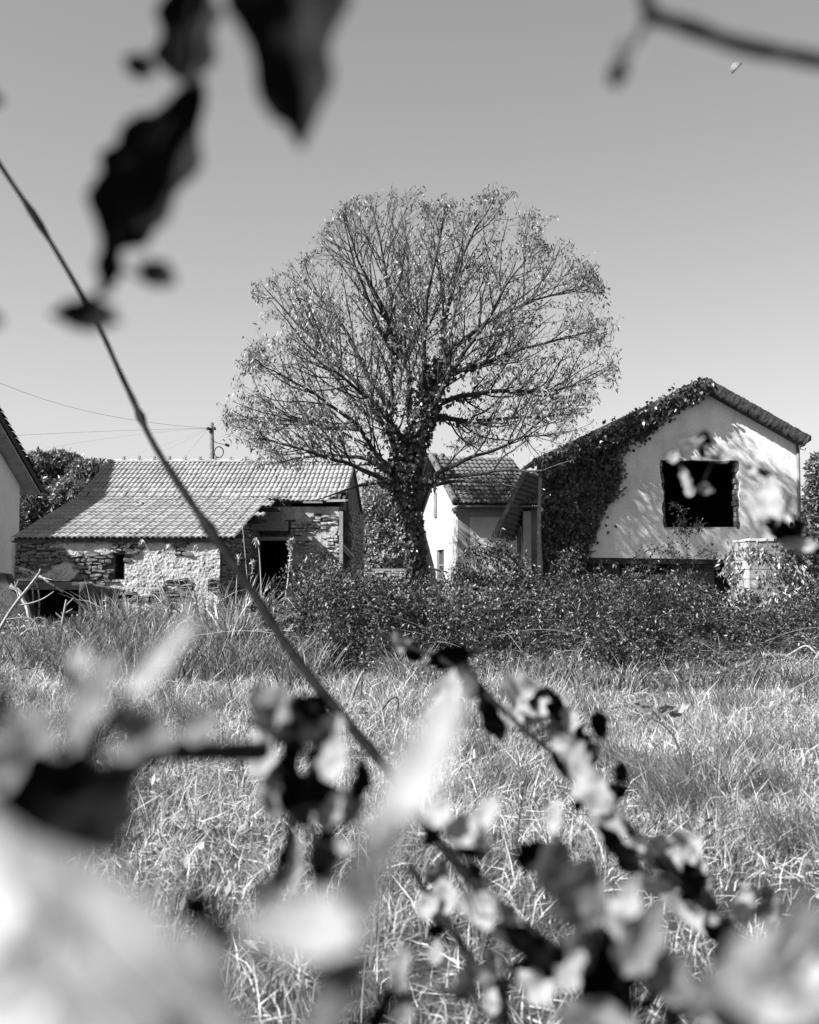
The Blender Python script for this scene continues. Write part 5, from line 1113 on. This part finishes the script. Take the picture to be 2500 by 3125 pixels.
# ------------------------------------------------------------------ foreground vines, close to the lens
def dry_leaf(parent, px, py, Lp, Wp, Y, ang, tilt, yaw, crumple, mat, seed, to=None, nu=14, nv=10, curl=0.3):
    """a crumpled leaf: Lp, Wp its length and width in photograph pixels, ang its lean from upright (deg, + to the right)."""
    r = random.Random(int(seed) * 7 + 1); c = P(px, py, Y); L, W = Lp * Y / FPX, Wp * Y / FPX
    ex, ey, ez = Vector((1, 0, 0)), Vector((0, 1, 0)), Vector((0, 0, 1)); a = math.radians(ang)
    ax = ez * math.cos(a) + ex * math.sin(a); b = ex * math.cos(a) - ez * math.sin(a)
    ax2 = ax * math.cos(tilt) + ey * math.sin(tilt); n0 = -ey * math.cos(tilt) + ax * math.sin(tilt)
    b2 = b * math.cos(yaw) + n0 * math.sin(yaw); n2 = n0 * math.cos(yaw) - b * math.sin(yaw)
    o1, o2 = r.uniform(0, 50), r.uniform(0, 50); lob = r.uniform(4.5, 7); v = []; S = max(L, W)
    bend = r.uniform(-0.35, 0.35)
    for i in range(nu + 1):
        t = i / nu; w = max(math.sin(math.pi * min(1, t ** 0.72)), 0.0) ** 0.75 * (1 + 0.16 * math.sin(lob * math.pi * t + o1)) + 0.02
        for j in range(nv + 1):
            s = 2 * j / nv - 1; q = Vector((s * w * 1.3 + o1, t * 2.6 + o2, 0))
            x = s * w * 0.5 * W * (1 + 0.10 * noise.noise(q * 2.3)); y = (t - 0.5) * L + 0.05 * L * noise.noise(q * 1.9 + Vector((7, 3, 1)))
            z = crumple * S * (0.20 * noise.noise(q * 1.3) + 0.09 * noise.noise(q * 3.1)) + curl * W * (s * s - 0.4) * 0.45 * w + bend * L * (t - 0.5) ** 2 - 0.05 * W * (1 - abs(s)) ** 3
            v.append((c + b2 * x + ax2 * y + n2 * z)[:])
    k = nv + 1; f = [(i * k + j, i * k + j + 1, (i + 1) * k + j + 1, (i + 1) * k + j) for i in range(nu) for j in range(nv)]
    mb = MB(); mb.v = v; mb.f = f; stalk = None
    if to is not None and px > 0:
        p0, p1 = min(((Vector(v[e]), Vector(q)) for e in (nv // 2, nu * k + nv // 2) for q in to), key=lambda w: (w[0] - w[1]).length)
        m = (p0 + p1) * 0.5 + Vector((0, 0, 0.12 * (p1 - p0).length)); pt = MB(); pt.tube(chaikin([p0, m, p1], 2), 0.0008 + 0.0003 * Y, 5); stalk = pt
    o = mb.build('leaf', M[mat], parent, True)
    if stalk: stalk.build('leaf_stalk', M['stem'], o, True)
    return o
def vine(name, label, cat, pts, rad, lv, group=None, mat='stem', knots=0, seed=1, extra=0, e0=0.5):
    pp = chaikin([P(*q) for q in pts], 2); t = thing(name, pp[0], label, cat, group); r = random.Random(seed)
    rs = lerp_list(rad, len(pp)); rs = [x * (1 + 0.12 * r.uniform(-1, 1)) for x in rs]
    for k in range(knots):
        i = r.randrange(3, len(rs) - 3); rs[i] *= 1.6
    m = MB(); m.tube(pp, rs, 9); m.build('stem', M[mat], t, True)
    for i, l in enumerate(lv): dry_leaf(t, *l, seed=seed * 100 + i, to=pp)
    for i in range(extra):                                   # small crumpled leaves along the lower part of the stem
        q = pp[int(len(pp) * r.uniform(e0, 0.97))]; px, py = CX + FPX * q.x / q.y, HOR - FPX * (q.z - CAMZ) / q.y
        mt = r.choice(['leaf_w', 'leaf_w', 'leaf_d', 'leaf_d', 'leaf_g']); s = r.uniform(45, 105)
        dry_leaf(t, px + r.gauss(0, 62), py + r.gauss(0, 50), s * r.uniform(0.8, 1.5), s, q.y * r.uniform(0.94, 1.04), r.uniform(-80, 80), r.uniform(0, 0.4), 0.7 if mt == 'leaf_w' else -0.6, r.uniform(0.5, 0.9), mt, seed=seed * 100 + 60 + i, to=pp)
    return t, pp
VG = 'out-of-focus vines before the lens'
# leaf tuple: px, py, length, width, distance, lean, tilt, yaw, crumple, material
vine('bare_vine', 'long dark bare vine stem slanting across the picture from upper left to lower right', 'vine',
     [(-60, 400, 2.9), (0, 505, 2.9), (110, 665, 2.9), (222, 850, 2.9), (315, 1020, 2.85), (365, 1135, 2.85), (412, 1232, 2.85), (460, 1345, 2.8), (560, 1500, 2.75), (650, 1632, 2.7), (760, 1790, 2.65), (870, 1965, 2.6), (960, 2085, 2.55), (1060, 2205, 2.5), (1180, 2345, 2.45), (1300, 2525, 2.4), (1400, 2645, 2.3), (1490, 2740, 2.2), (1690, 2900, 2.1), (1850, 3050, 2.0), (1960, 3200, 1.9)],
     [0.0046, 0.0055, 0.006, 0.0075, 0.0092, 0.0095, 0.009, 0.0095, 0.009], [], VG, knots=7, seed=2, extra=10, e0=0.74)
vine('hanging_spray', 'very blurred black leaves hanging into the top left of the picture', 'vine',
     [(640, -120, 0.66), (600, -40, 0.66), (575, 120, 0.66), (560, 300, 0.66), (420, 560, 0.66), (330, 800, 0.66), (285, 960, 0.66)], [0.0012, 0.0012, 0.0010],
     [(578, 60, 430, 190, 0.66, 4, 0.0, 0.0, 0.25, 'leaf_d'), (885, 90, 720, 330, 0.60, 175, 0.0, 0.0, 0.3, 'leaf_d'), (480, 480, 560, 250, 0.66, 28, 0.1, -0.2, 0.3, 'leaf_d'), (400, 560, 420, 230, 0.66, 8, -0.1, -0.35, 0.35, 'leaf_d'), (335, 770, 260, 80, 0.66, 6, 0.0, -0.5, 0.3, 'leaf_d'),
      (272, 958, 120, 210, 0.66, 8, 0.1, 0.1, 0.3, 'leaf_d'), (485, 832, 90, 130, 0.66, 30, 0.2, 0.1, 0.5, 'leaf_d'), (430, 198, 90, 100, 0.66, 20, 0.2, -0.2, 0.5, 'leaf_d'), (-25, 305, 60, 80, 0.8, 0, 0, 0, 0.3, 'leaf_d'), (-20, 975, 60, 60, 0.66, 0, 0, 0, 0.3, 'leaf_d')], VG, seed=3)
vine('blurred_twig', 'blurred grey twig crossing the sky at the top right', 'twig',
     [(1950, -80, 0.62), (1975, 10, 0.62), (1985, 50, 0.62), (2060, 68, 0.62), (2130, 92, 0.62), (2250, 138, 0.62), (2400, 165, 0.62), (2600, 205, 0.62)], [0.0030, 0.0042, 0.0040, 0.0038], 
     [(1888, 218, 110, 62, 0.62, 35, 0.1, -0.5, 0.3, 'leaf_d'), (1925, 150, 110, 80, 0.62, 20, 0.3, 0.5, 0.5, 'leaf_g')], VG, seed=4)
# --- left: dark branch with big blurred leaves
vine('close_sprig', 'large blurred pale and black leaves on a dark branch filling the lower left', 'vine',
     [(800, 2292, 1.05), (680, 2296, 0.95), (560, 2290, 0.85), (440, 2305, 0.75), (360, 2390, 0.66), (280, 2470, 0.6), (180, 2560, 0.55), (60, 2700, 0.5)], [0.0075, 0.0072, 0.0068, 0.006, 0.005],
     [(235, 2430, 420, 300, 0.48, 78, 0.0, 0.0, 0.25, 'leaf_d'), (320, 2480, 260, 230, 0.5, 40, 0.0, 0.0, 0.25, 'leaf_d'), (330, 2400, 180, 150, 0.60, 20, 0.1, -0.6, 0.4, 'leaf_d'), (345, 2190, 260, 70, 0.62, 38, 0.1, -0.9, 0.3, 'leaf_d'), (285, 2120, 330, 150, 0.60, 32, 0.1, 0.6, 0.35, 'leaf_g'), (500, 2005, 320, 110, 0.56, 38, 0.2, 0.8, 0.3, 'leaf_w'), (440, 2220, 110, 240, 0.60, 25, 0.4, 0.3, 0.4, 'leaf_g'),
      (380, 2290, 70, 140, 0.58, 10, 0.6, 0.3, 0.3, 'leaf_g'), (215, 2065, 110, 60, 0.62, -20, 0.1, -0.8, 0.4, 'leaf_d'), (245, 2010, 90, 110, 0.62, 10, 0.3, 0.5, 0.4, 'leaf_w'), (90, 2260, 230, 250, 0.60, 20, 0.2, 0.5, 0.8, 'leaf_g'), (230, 2330, 200, 150, 0.62, 0, 0.2, 0.3, 0.7, 'leaf_g'), (40, 2330, 190, 190, 0.58, 30, 0.2, 0.4, 0.7, 'leaf_g'), (80, 2490, 200, 330, 0.47, 8, 0.0, -0.1, 0.25, 'leaf_d'), (150, 2440, 190, 130, 0.62, 0, 0.1, -0.5, 0.5, 'leaf_d'), (610, 2215, 130, 110, 0.8, 50, 0.3, 0.5, 0.5, 'leaf_g'), (0, 2150, 180, 60, 0.62, 10, 0, -0.5, 0.3, 'leaf_d'),
      (150, 3060, 1600, 1300, 0.37, -46, 0.3, 0.45, 0.2, 'leaf_m'), (0, 2760, 420, 480, 0.40, 20, 0.3, 0.6, 0.4, 'leaf_m'), (560, 3060, 520, 460, 0.38, -50, 0.5, 0.2, 0.5, 'leaf_m'), (100, 3100, 500, 600, 0.34, 0, 0.5, 0.4, 0.5, 'leaf_m')], VG, seed=5)
# --- middle: crumpled cluster at the end of the dark branch
vine('crumpled_cluster', 'blurred cluster of crumpled black and white leaves left of centre', 'vine',
     [(780, 2292, 1.2), (860, 2250, 1.2), (960, 2300, 1.2), (930, 2450, 1.2), (960, 2600, 1.2), (980, 2720, 1.2)], [0.004, 0.003, 0.002],
     [(830, 2150, 130, 160, 1.2, 50, 0.3, 0.5, 0.7, 'leaf_g'), (900, 2200, 150, 260, 1.2, 10, 0.2, -0.3, 0.7, 'leaf_g'), (960, 2160, 90, 180, 1.2, 30, 0.1, -0.6, 0.6, 'leaf_d'), (800, 2290, 170, 110, 1.2, 5, 0.2, 0.5, 0.6, 'leaf_w'), (830, 2400, 200, 90, 1.2, 0, 0.1, 0.4, 0.6, 'leaf_g'), (885, 2290, 190, 70, 1.2, 0, 0.1, -0.7, 0.5, 'leaf_d'), (900, 2420, 230, 130, 1.2, -25, 0.1, -0.7, 0.6, 'leaf_d'), (985, 2290, 130, 90, 1.2, 10, 0, -0.7, 0.5, 'leaf_d'),
      (1025, 2310, 160, 115, 1.15, 8, 0.2, 0.7, 0.3, 'leaf_w'), (1020, 2205, 60, 90, 1.2, 20, 0.3, 0.6, 0.4, 'leaf_w'), (965, 2400, 160, 130, 1.2, -10, 0.1, -0.8, 0.6, 'leaf_d'), (1100, 2380, 130, 90, 1.2, 10, 0.1, -0.8, 0.5, 'leaf_d'), (1015, 2470, 130, 75, 1.2, 25, 0.2, 0.6, 0.4, 'leaf_w'), (940, 2490, 100, 60, 1.2, 0, 0.2, 0.6, 0.5, 'leaf_w'), (1070, 2450, 150, 90, 1.25, 20, 0.2, -0.4, 0.5, 'leaf_g'),
      (985, 2590, 240, 110, 1.2, 10, 0.1, -0.8, 0.5, 'leaf_d'), (870, 2610, 250, 50, 1.2, 12, 0.1, -0.8, 0.5, 'leaf_d'), (905, 2620, 200, 60, 1.2, 0, 0.2, 0.7, 0.6, 'leaf_w'), (830, 2700, 150, 70, 1.2, 42, 0.1, -0.3, 0.4, 'leaf_g'), (1050, 2585, 55, 70, 1.15, 60, 0.2, 0.8, 0.5, 'leaf_w')], VG, seed=6)
vine('blade_leaf_sprig', 'huge soft white blade-like leaves just before the lens at bottom centre', 'vine',
     [(1480, 2080, 0.50), (1360, 2300, 0.48), (1220, 2560, 0.46), (1130, 2760, 0.44), (1080, 2950, 0.43), (1000, 3250, 0.42)], [0.0008, 0.0012, 0.0016],
     [(1290, 2340, 640, 190, 0.47, 28, 0.1, 0.75, 0.15, 'leaf_w'), (930, 2815, 230, 400, 0.43, 14, 0.5, 0.5, 0.25, 'leaf_w'), (1040, 2990, 640, 170, 0.43, 20, 0.1, 0.4, 0.15, 'leaf_g'), (1110, 2700, 420, 150, 0.45, 26, 0.1, 0.3, 0.15, 'leaf_g'), (1150, 3090, 360, 150, 0.62, 32, 0.1, -0.9, 0.2, 'leaf_d'), (600, 2760, 100, 120, 0.6, 20, 0.3, -0.5, 0.4, 'leaf_d'), (650, 2860, 120, 130, 0.6, -50, 0.2, -0.6, 0.4, 'leaf_d')], VG, seed=7)
# --- right: vine with curled leaves
vine('leafy_vine', 'vine with curled white and black dead leaves slanting down the lower right', 'vine',
     [(1150, 1930, 2.25), (1225, 1968, 2.2), (1330, 2000, 2.15), (1420, 2060, 2.1), (1500, 2130, 2.05), (1565, 2195, 2.0), (1660, 2278, 1.95), (1770, 2370, 1.9), (1880, 2490, 1.85), (1965, 2585, 1.8), (2060, 2680, 1.75), (2160, 2770, 1.65), (2280, 2880, 1.55), (2400, 3000, 1.45), (2560, 3160, 1.35)], [0.0035, 0.0045, 0.005, 0.005, 0.006],
     [(1228, 1962, 60, 75, 2.2, 60, 0.2, 0.4, 0.8, 'leaf_g'), (1262, 1990, 60, 80, 2.2, 20, 0.1, -0.7, 0.6, 'leaf_d'), (1370, 2005, 70, 190, 2.15, -22, 0.2, -0.6, 0.6, 'leaf_d'), (1410, 2035, 80, 60, 2.1, 20, 0.2, -0.5, 0.8, 'leaf_d'), (1488, 2175, 190, 85, 2.05, -20, 0.1, -0.8, 0.3, 'leaf_d'), (1440, 2090, 90, 70, 2.1, 0, 0.2, -0.5, 0.5, 'leaf_d'),
      (1370, 2130, 190, 130, 1.7, 10, 0.3, 0.7, 0.6, 'leaf_w'), (1612, 2120, 130, 170, 2.0, 60, 0.4, 0.6, 0.7, 'leaf_w'), (1580, 2170, 100, 70, 2.0, 0, 0.2, 0.8, 0.5, 'leaf_w'), (1660, 2145, 100, 130, 2.0, 20, 0.1, -0.6, 0.7, 'leaf_d'), (1620, 2180, 70, 110, 2.0, 15, 0.3, 0.5, 0.7, 'leaf_w'), (1720, 2190, 150, 100, 2.0, -10, 0.2, 0.6, 0.9, 'leaf_w'), (1700, 2160, 90, 60, 2.0, 0, 0.1, -0.7, 0.7, 'leaf_d'), (1745, 2255, 110, 120, 2.0, -40, 0.1, -0.7, 0.6, 'leaf_d'), (1830, 2205, 60, 110, 2.0, 70, 0.1, -0.5, 0.6, 'leaf_d'),
      (1735, 2300, 150, 150, 1.7, -35, 0.3, 0.7, 0.4, 'leaf_w'), (1800, 2390, 200, 120, 1.65, -30, 0.3, 0.6, 0.4, 'leaf_w'), (1855, 2500, 150, 120, 1.65, -20, 0.2, 0.8, 0.3, 'leaf_w'), (1700, 2330, 110, 50, 1.7, -30, 0.1, -0.8, 0.4, 'leaf_d'), (1762, 2450, 50, 50, 1.7, 0, 0, -0.6, 0.3, 'leaf_d'), (1695, 2490, 110, 62, 1.6, 8, 0.2, 0.8, 0.3, 'leaf_w'), (1625, 2610, 110, 130, 1.5, 50, 0.1, -0.4, 0.8, 'leaf_d'), (1880, 2590, 200, 90, 1.55, -42, 0.1, -0.7, 0.4, 'leaf_d'),
      (2060, 2600, 210, 130, 1.9, 68, 0.4, 0.6, 0.4, 'leaf_w'), (2125, 2650, 160, 90, 1.9, -15, 0.3, 0.8, 0.4, 'leaf_w'), (2035, 2660, 130, 120, 1.9, -25, 0.1, -0.8, 0.5, 'leaf_d'), (2085, 2725, 70, 60, 1.85, 0, 0.2, 0.6, 0.5, 'leaf_w'), (2140, 2760, 90, 170, 1.8, 40, 0.1, -0.4, 0.5, 'leaf_g'), (2120, 2800, 70, 230, 1.75, 48, 0.3, 0.6, 0.4, 'leaf_w'), (2190, 2830, 90, 200, 1.7, 40, 0.1, -0.7, 0.5, 'leaf_d'), (2270, 2760, 130, 70, 1.75, 10, 0.2, 0.7, 0.7, 'leaf_w'), (2340, 2760, 130, 90, 1.75, -10, 0.1, -0.3, 0.8, 'leaf_g'), (2350, 2790, 100, 50, 1.75, 0, 0.2, 0.8, 0.7, 'leaf_w'), (2240, 2880, 80, 60, 1.7, 30, 0.2, 0.6, 0.6, 'leaf_w'), (2200, 2900, 110, 90, 1.65, 20, 0.1, -0.7, 0.6, 'leaf_d')], VG, knots=4, seed=8, extra=20, e0=0.45)
vine('lower_vine', 'blurred bare vine with a few white curled leaves right of bottom centre', 'vine',
     [(1250, 2640, 1.9), (1310, 2740, 1.85), (1400, 2870, 1.8), (1460, 2960, 1.7), (1500, 3050, 1.6), (1560, 3180, 1.5)], [0.0055, 0.006, 0.0065],
     [(1345, 2480, 100, 90, 1.3, 30, 0.3, 0.7, 0.5, 'leaf_w'), (1410, 2530, 110, 110, 1.3, 40, 0.3, 0.6, 0.6, 'leaf_w'), (1490, 2480, 120, 80, 1.35, 30, 0.3, 0.7, 0.6, 'leaf_w'), (1440, 2580, 80, 160, 1.35, 10, 0.1, -0.7, 0.5, 'leaf_d'), (1475, 2560, 70, 60, 1.3, 0, 0.2, 0.7, 0.4, 'leaf_w'), (1470, 2770, 110, 150, 1.4, 45, 0.3, 0.7, 0.6, 'leaf_w'), (1560, 2840, 110, 120, 1.4, 30, 0.3, 0.7, 0.6, 'leaf_w'), (1500, 2960, 130, 80, 1.6, 10, 0.2, 0.5, 0.9, 'leaf_g'), (1225, 2960, 150, 95, 1.3, 8, 0.2, 0.8, 0.4, 'leaf_w'), (1240, 3080, 110, 60, 1.3, 30, 0.3, 0.5, 0.6, 'leaf_g'), (1640, 3010, 110, 130, 1.4, 60, 0.3, 0.6, 0.6, 'leaf_w')], VG, seed=9, extra=9, e0=0.2)
vine('dark_leaf_sprig', 'blurred black and grey leaves massed low on the right of centre', 'vine',
     [(1700, 2650, 1.15), (1780, 2780, 1.12), (1830, 2930, 1.1), (1900, 3080, 1.05), (1980, 3250, 1.0)], [0.002, 0.003, 0.004],
     [(1770, 2720, 230, 190, 1.1, 20, 0.2, -0.2, 0.6, 'leaf_g'), (1790, 2850, 190, 210, 1.15, 10, 0.1, -0.6, 0.5, 'leaf_g'), (1830, 2950, 240, 260, 1.05, 20, 0.1, -0.9, 0.5, 'leaf_d'), (1900, 3020, 200, 180, 1.05, 40, 0.1, -0.9, 0.5, 'leaf_d'), (1730, 2940, 150, 200, 1.2, -20, 0.1, -0.8, 0.6, 'leaf_d'), (1915, 2780, 200, 120, 1.05, 12, 0.2, 0.7, 0.5, 'leaf_w'), (1960, 2860, 250, 130, 1.0, 30, 0.2, 0.2, 0.3, 'leaf_g'), (1820, 2750, 150, 45, 1.15, 0, 0.2, 0.8, 0.5, 'leaf_w'), (1690, 2640, 180, 150, 1.2, 10, 0.2, -0.4, 0.6, 'leaf_g'), (2010, 2950, 260, 150, 1.0, -40, 0.2, 0.1, 0.3, 'leaf_g'), (2150, 3060, 140, 200, 1.0, 30, 0.3, 0.6, 0.6, 'leaf_w'), (2050, 3080, 140, 120, 1.05, 0, 0.1, -0.8, 0.6, 'leaf_d'), (1830, 3120, 150, 260, 0.9, 20, 0.3, 0.4, 0.4, 'leaf_g'), (1620, 2900, 240, 120, 1.2, -50, 0.1, -0.8, 0.5, 'leaf_d')], VG, seed=10, extra=14, e0=0.05)
vine('corner_sprig', 'very soft pale leaves filling the bottom right corner before the lens', 'vine',
     [(2650, 2700, 0.5), (2520, 2830, 0.5), (2420, 2960, 0.5), (2350, 3200, 0.5)], [0.0012, 0.0014, 0.0016],
     [(2370, 2970, 320, 330, 0.5, 20, 0.3, 0.35, 0.4, 'leaf_m'), (2470, 2880, 300, 260, 0.5, -10, 0.3, 0.3, 0.4, 'leaf_g'), (2300, 3080, 260, 360, 0.52, 40, 0.3, 0.5, 0.4, 'leaf_g'), (2460, 3080, 250, 280, 0.5, 0, 0.4, 0.5, 0.4, 'leaf_m'), (2480, 3000, 260, 80, 0.62, 45, 0.1, -0.8, 0.4, 'leaf_d')], VG, seed=11)
vine('window_sprig', 'blurred sprig of pale and dark leaves hanging before the empty window', 'vine',
     [(2010, 1400, 2.1), (2060, 1370, 2.1), (2150, 1345, 2.1), (2230, 1390, 2.1), (2330, 1450, 2.1), (2420, 1520, 2.1), (2560, 1600, 2.1)], [0.0010, 0.0014, 0.0018],
     [(2056, 1390, 50, 36, 2.1, 10, 0.2, 0.7, 0.5, 'leaf_w'), (2105, 1352, 28, 100, 2.1, -5, 0.3, 0.6, 0.6, 'leaf_w'), (2150, 1335, 45, 70, 2.1, 10, 0.1, -0.7, 0.5, 'leaf_d'), (2140, 1375, 55, 40, 2.1, 0, 0.1, -0.7, 0.5, 'leaf_d'), (2195, 1396, 26, 80, 2.1, 15, 0.3, 0.6, 0.6, 'leaf_w'), (2090, 1455, 90, 28, 2.1, -15, 0.2, 0.7, 0.6, 'leaf_w'), (2150, 1490, 40, 50, 2.1, 0, 0.1, -0.2, 0.6, 'leaf_g'), (2105, 1495, 40, 30, 2.1, 0, 0.2, 0.6, 0.6, 'leaf_w'),
      (2285, 1430, 45, 60, 2.1, 30, 0.3, 0.6, 0.6, 'leaf_w'), (2330, 1445, 60, 40, 2.1, -40, 0.1, -0.7, 0.5, 'leaf_d'), (2350, 1530, 190, 85, 2.0, 5, 0.25, 0.8, 0.3, 'leaf_w'), (2320, 1590, 70, 25, 2.1, -10, 0.1, -0.8, 0.4, 'leaf_d'), (2390, 1620, 65, 200, 2.0, 22, 0.1, -0.6, 0.5, 'leaf_d'), (2440, 1660, 50, 120, 2.0, 20, 0.3, 0.6, 0.6, 'leaf_w'), (2430, 1600, 80, 60, 2.0, -20, 0.1, -0.8, 0.5, 'leaf_d')], VG, seed=12)
shoot()
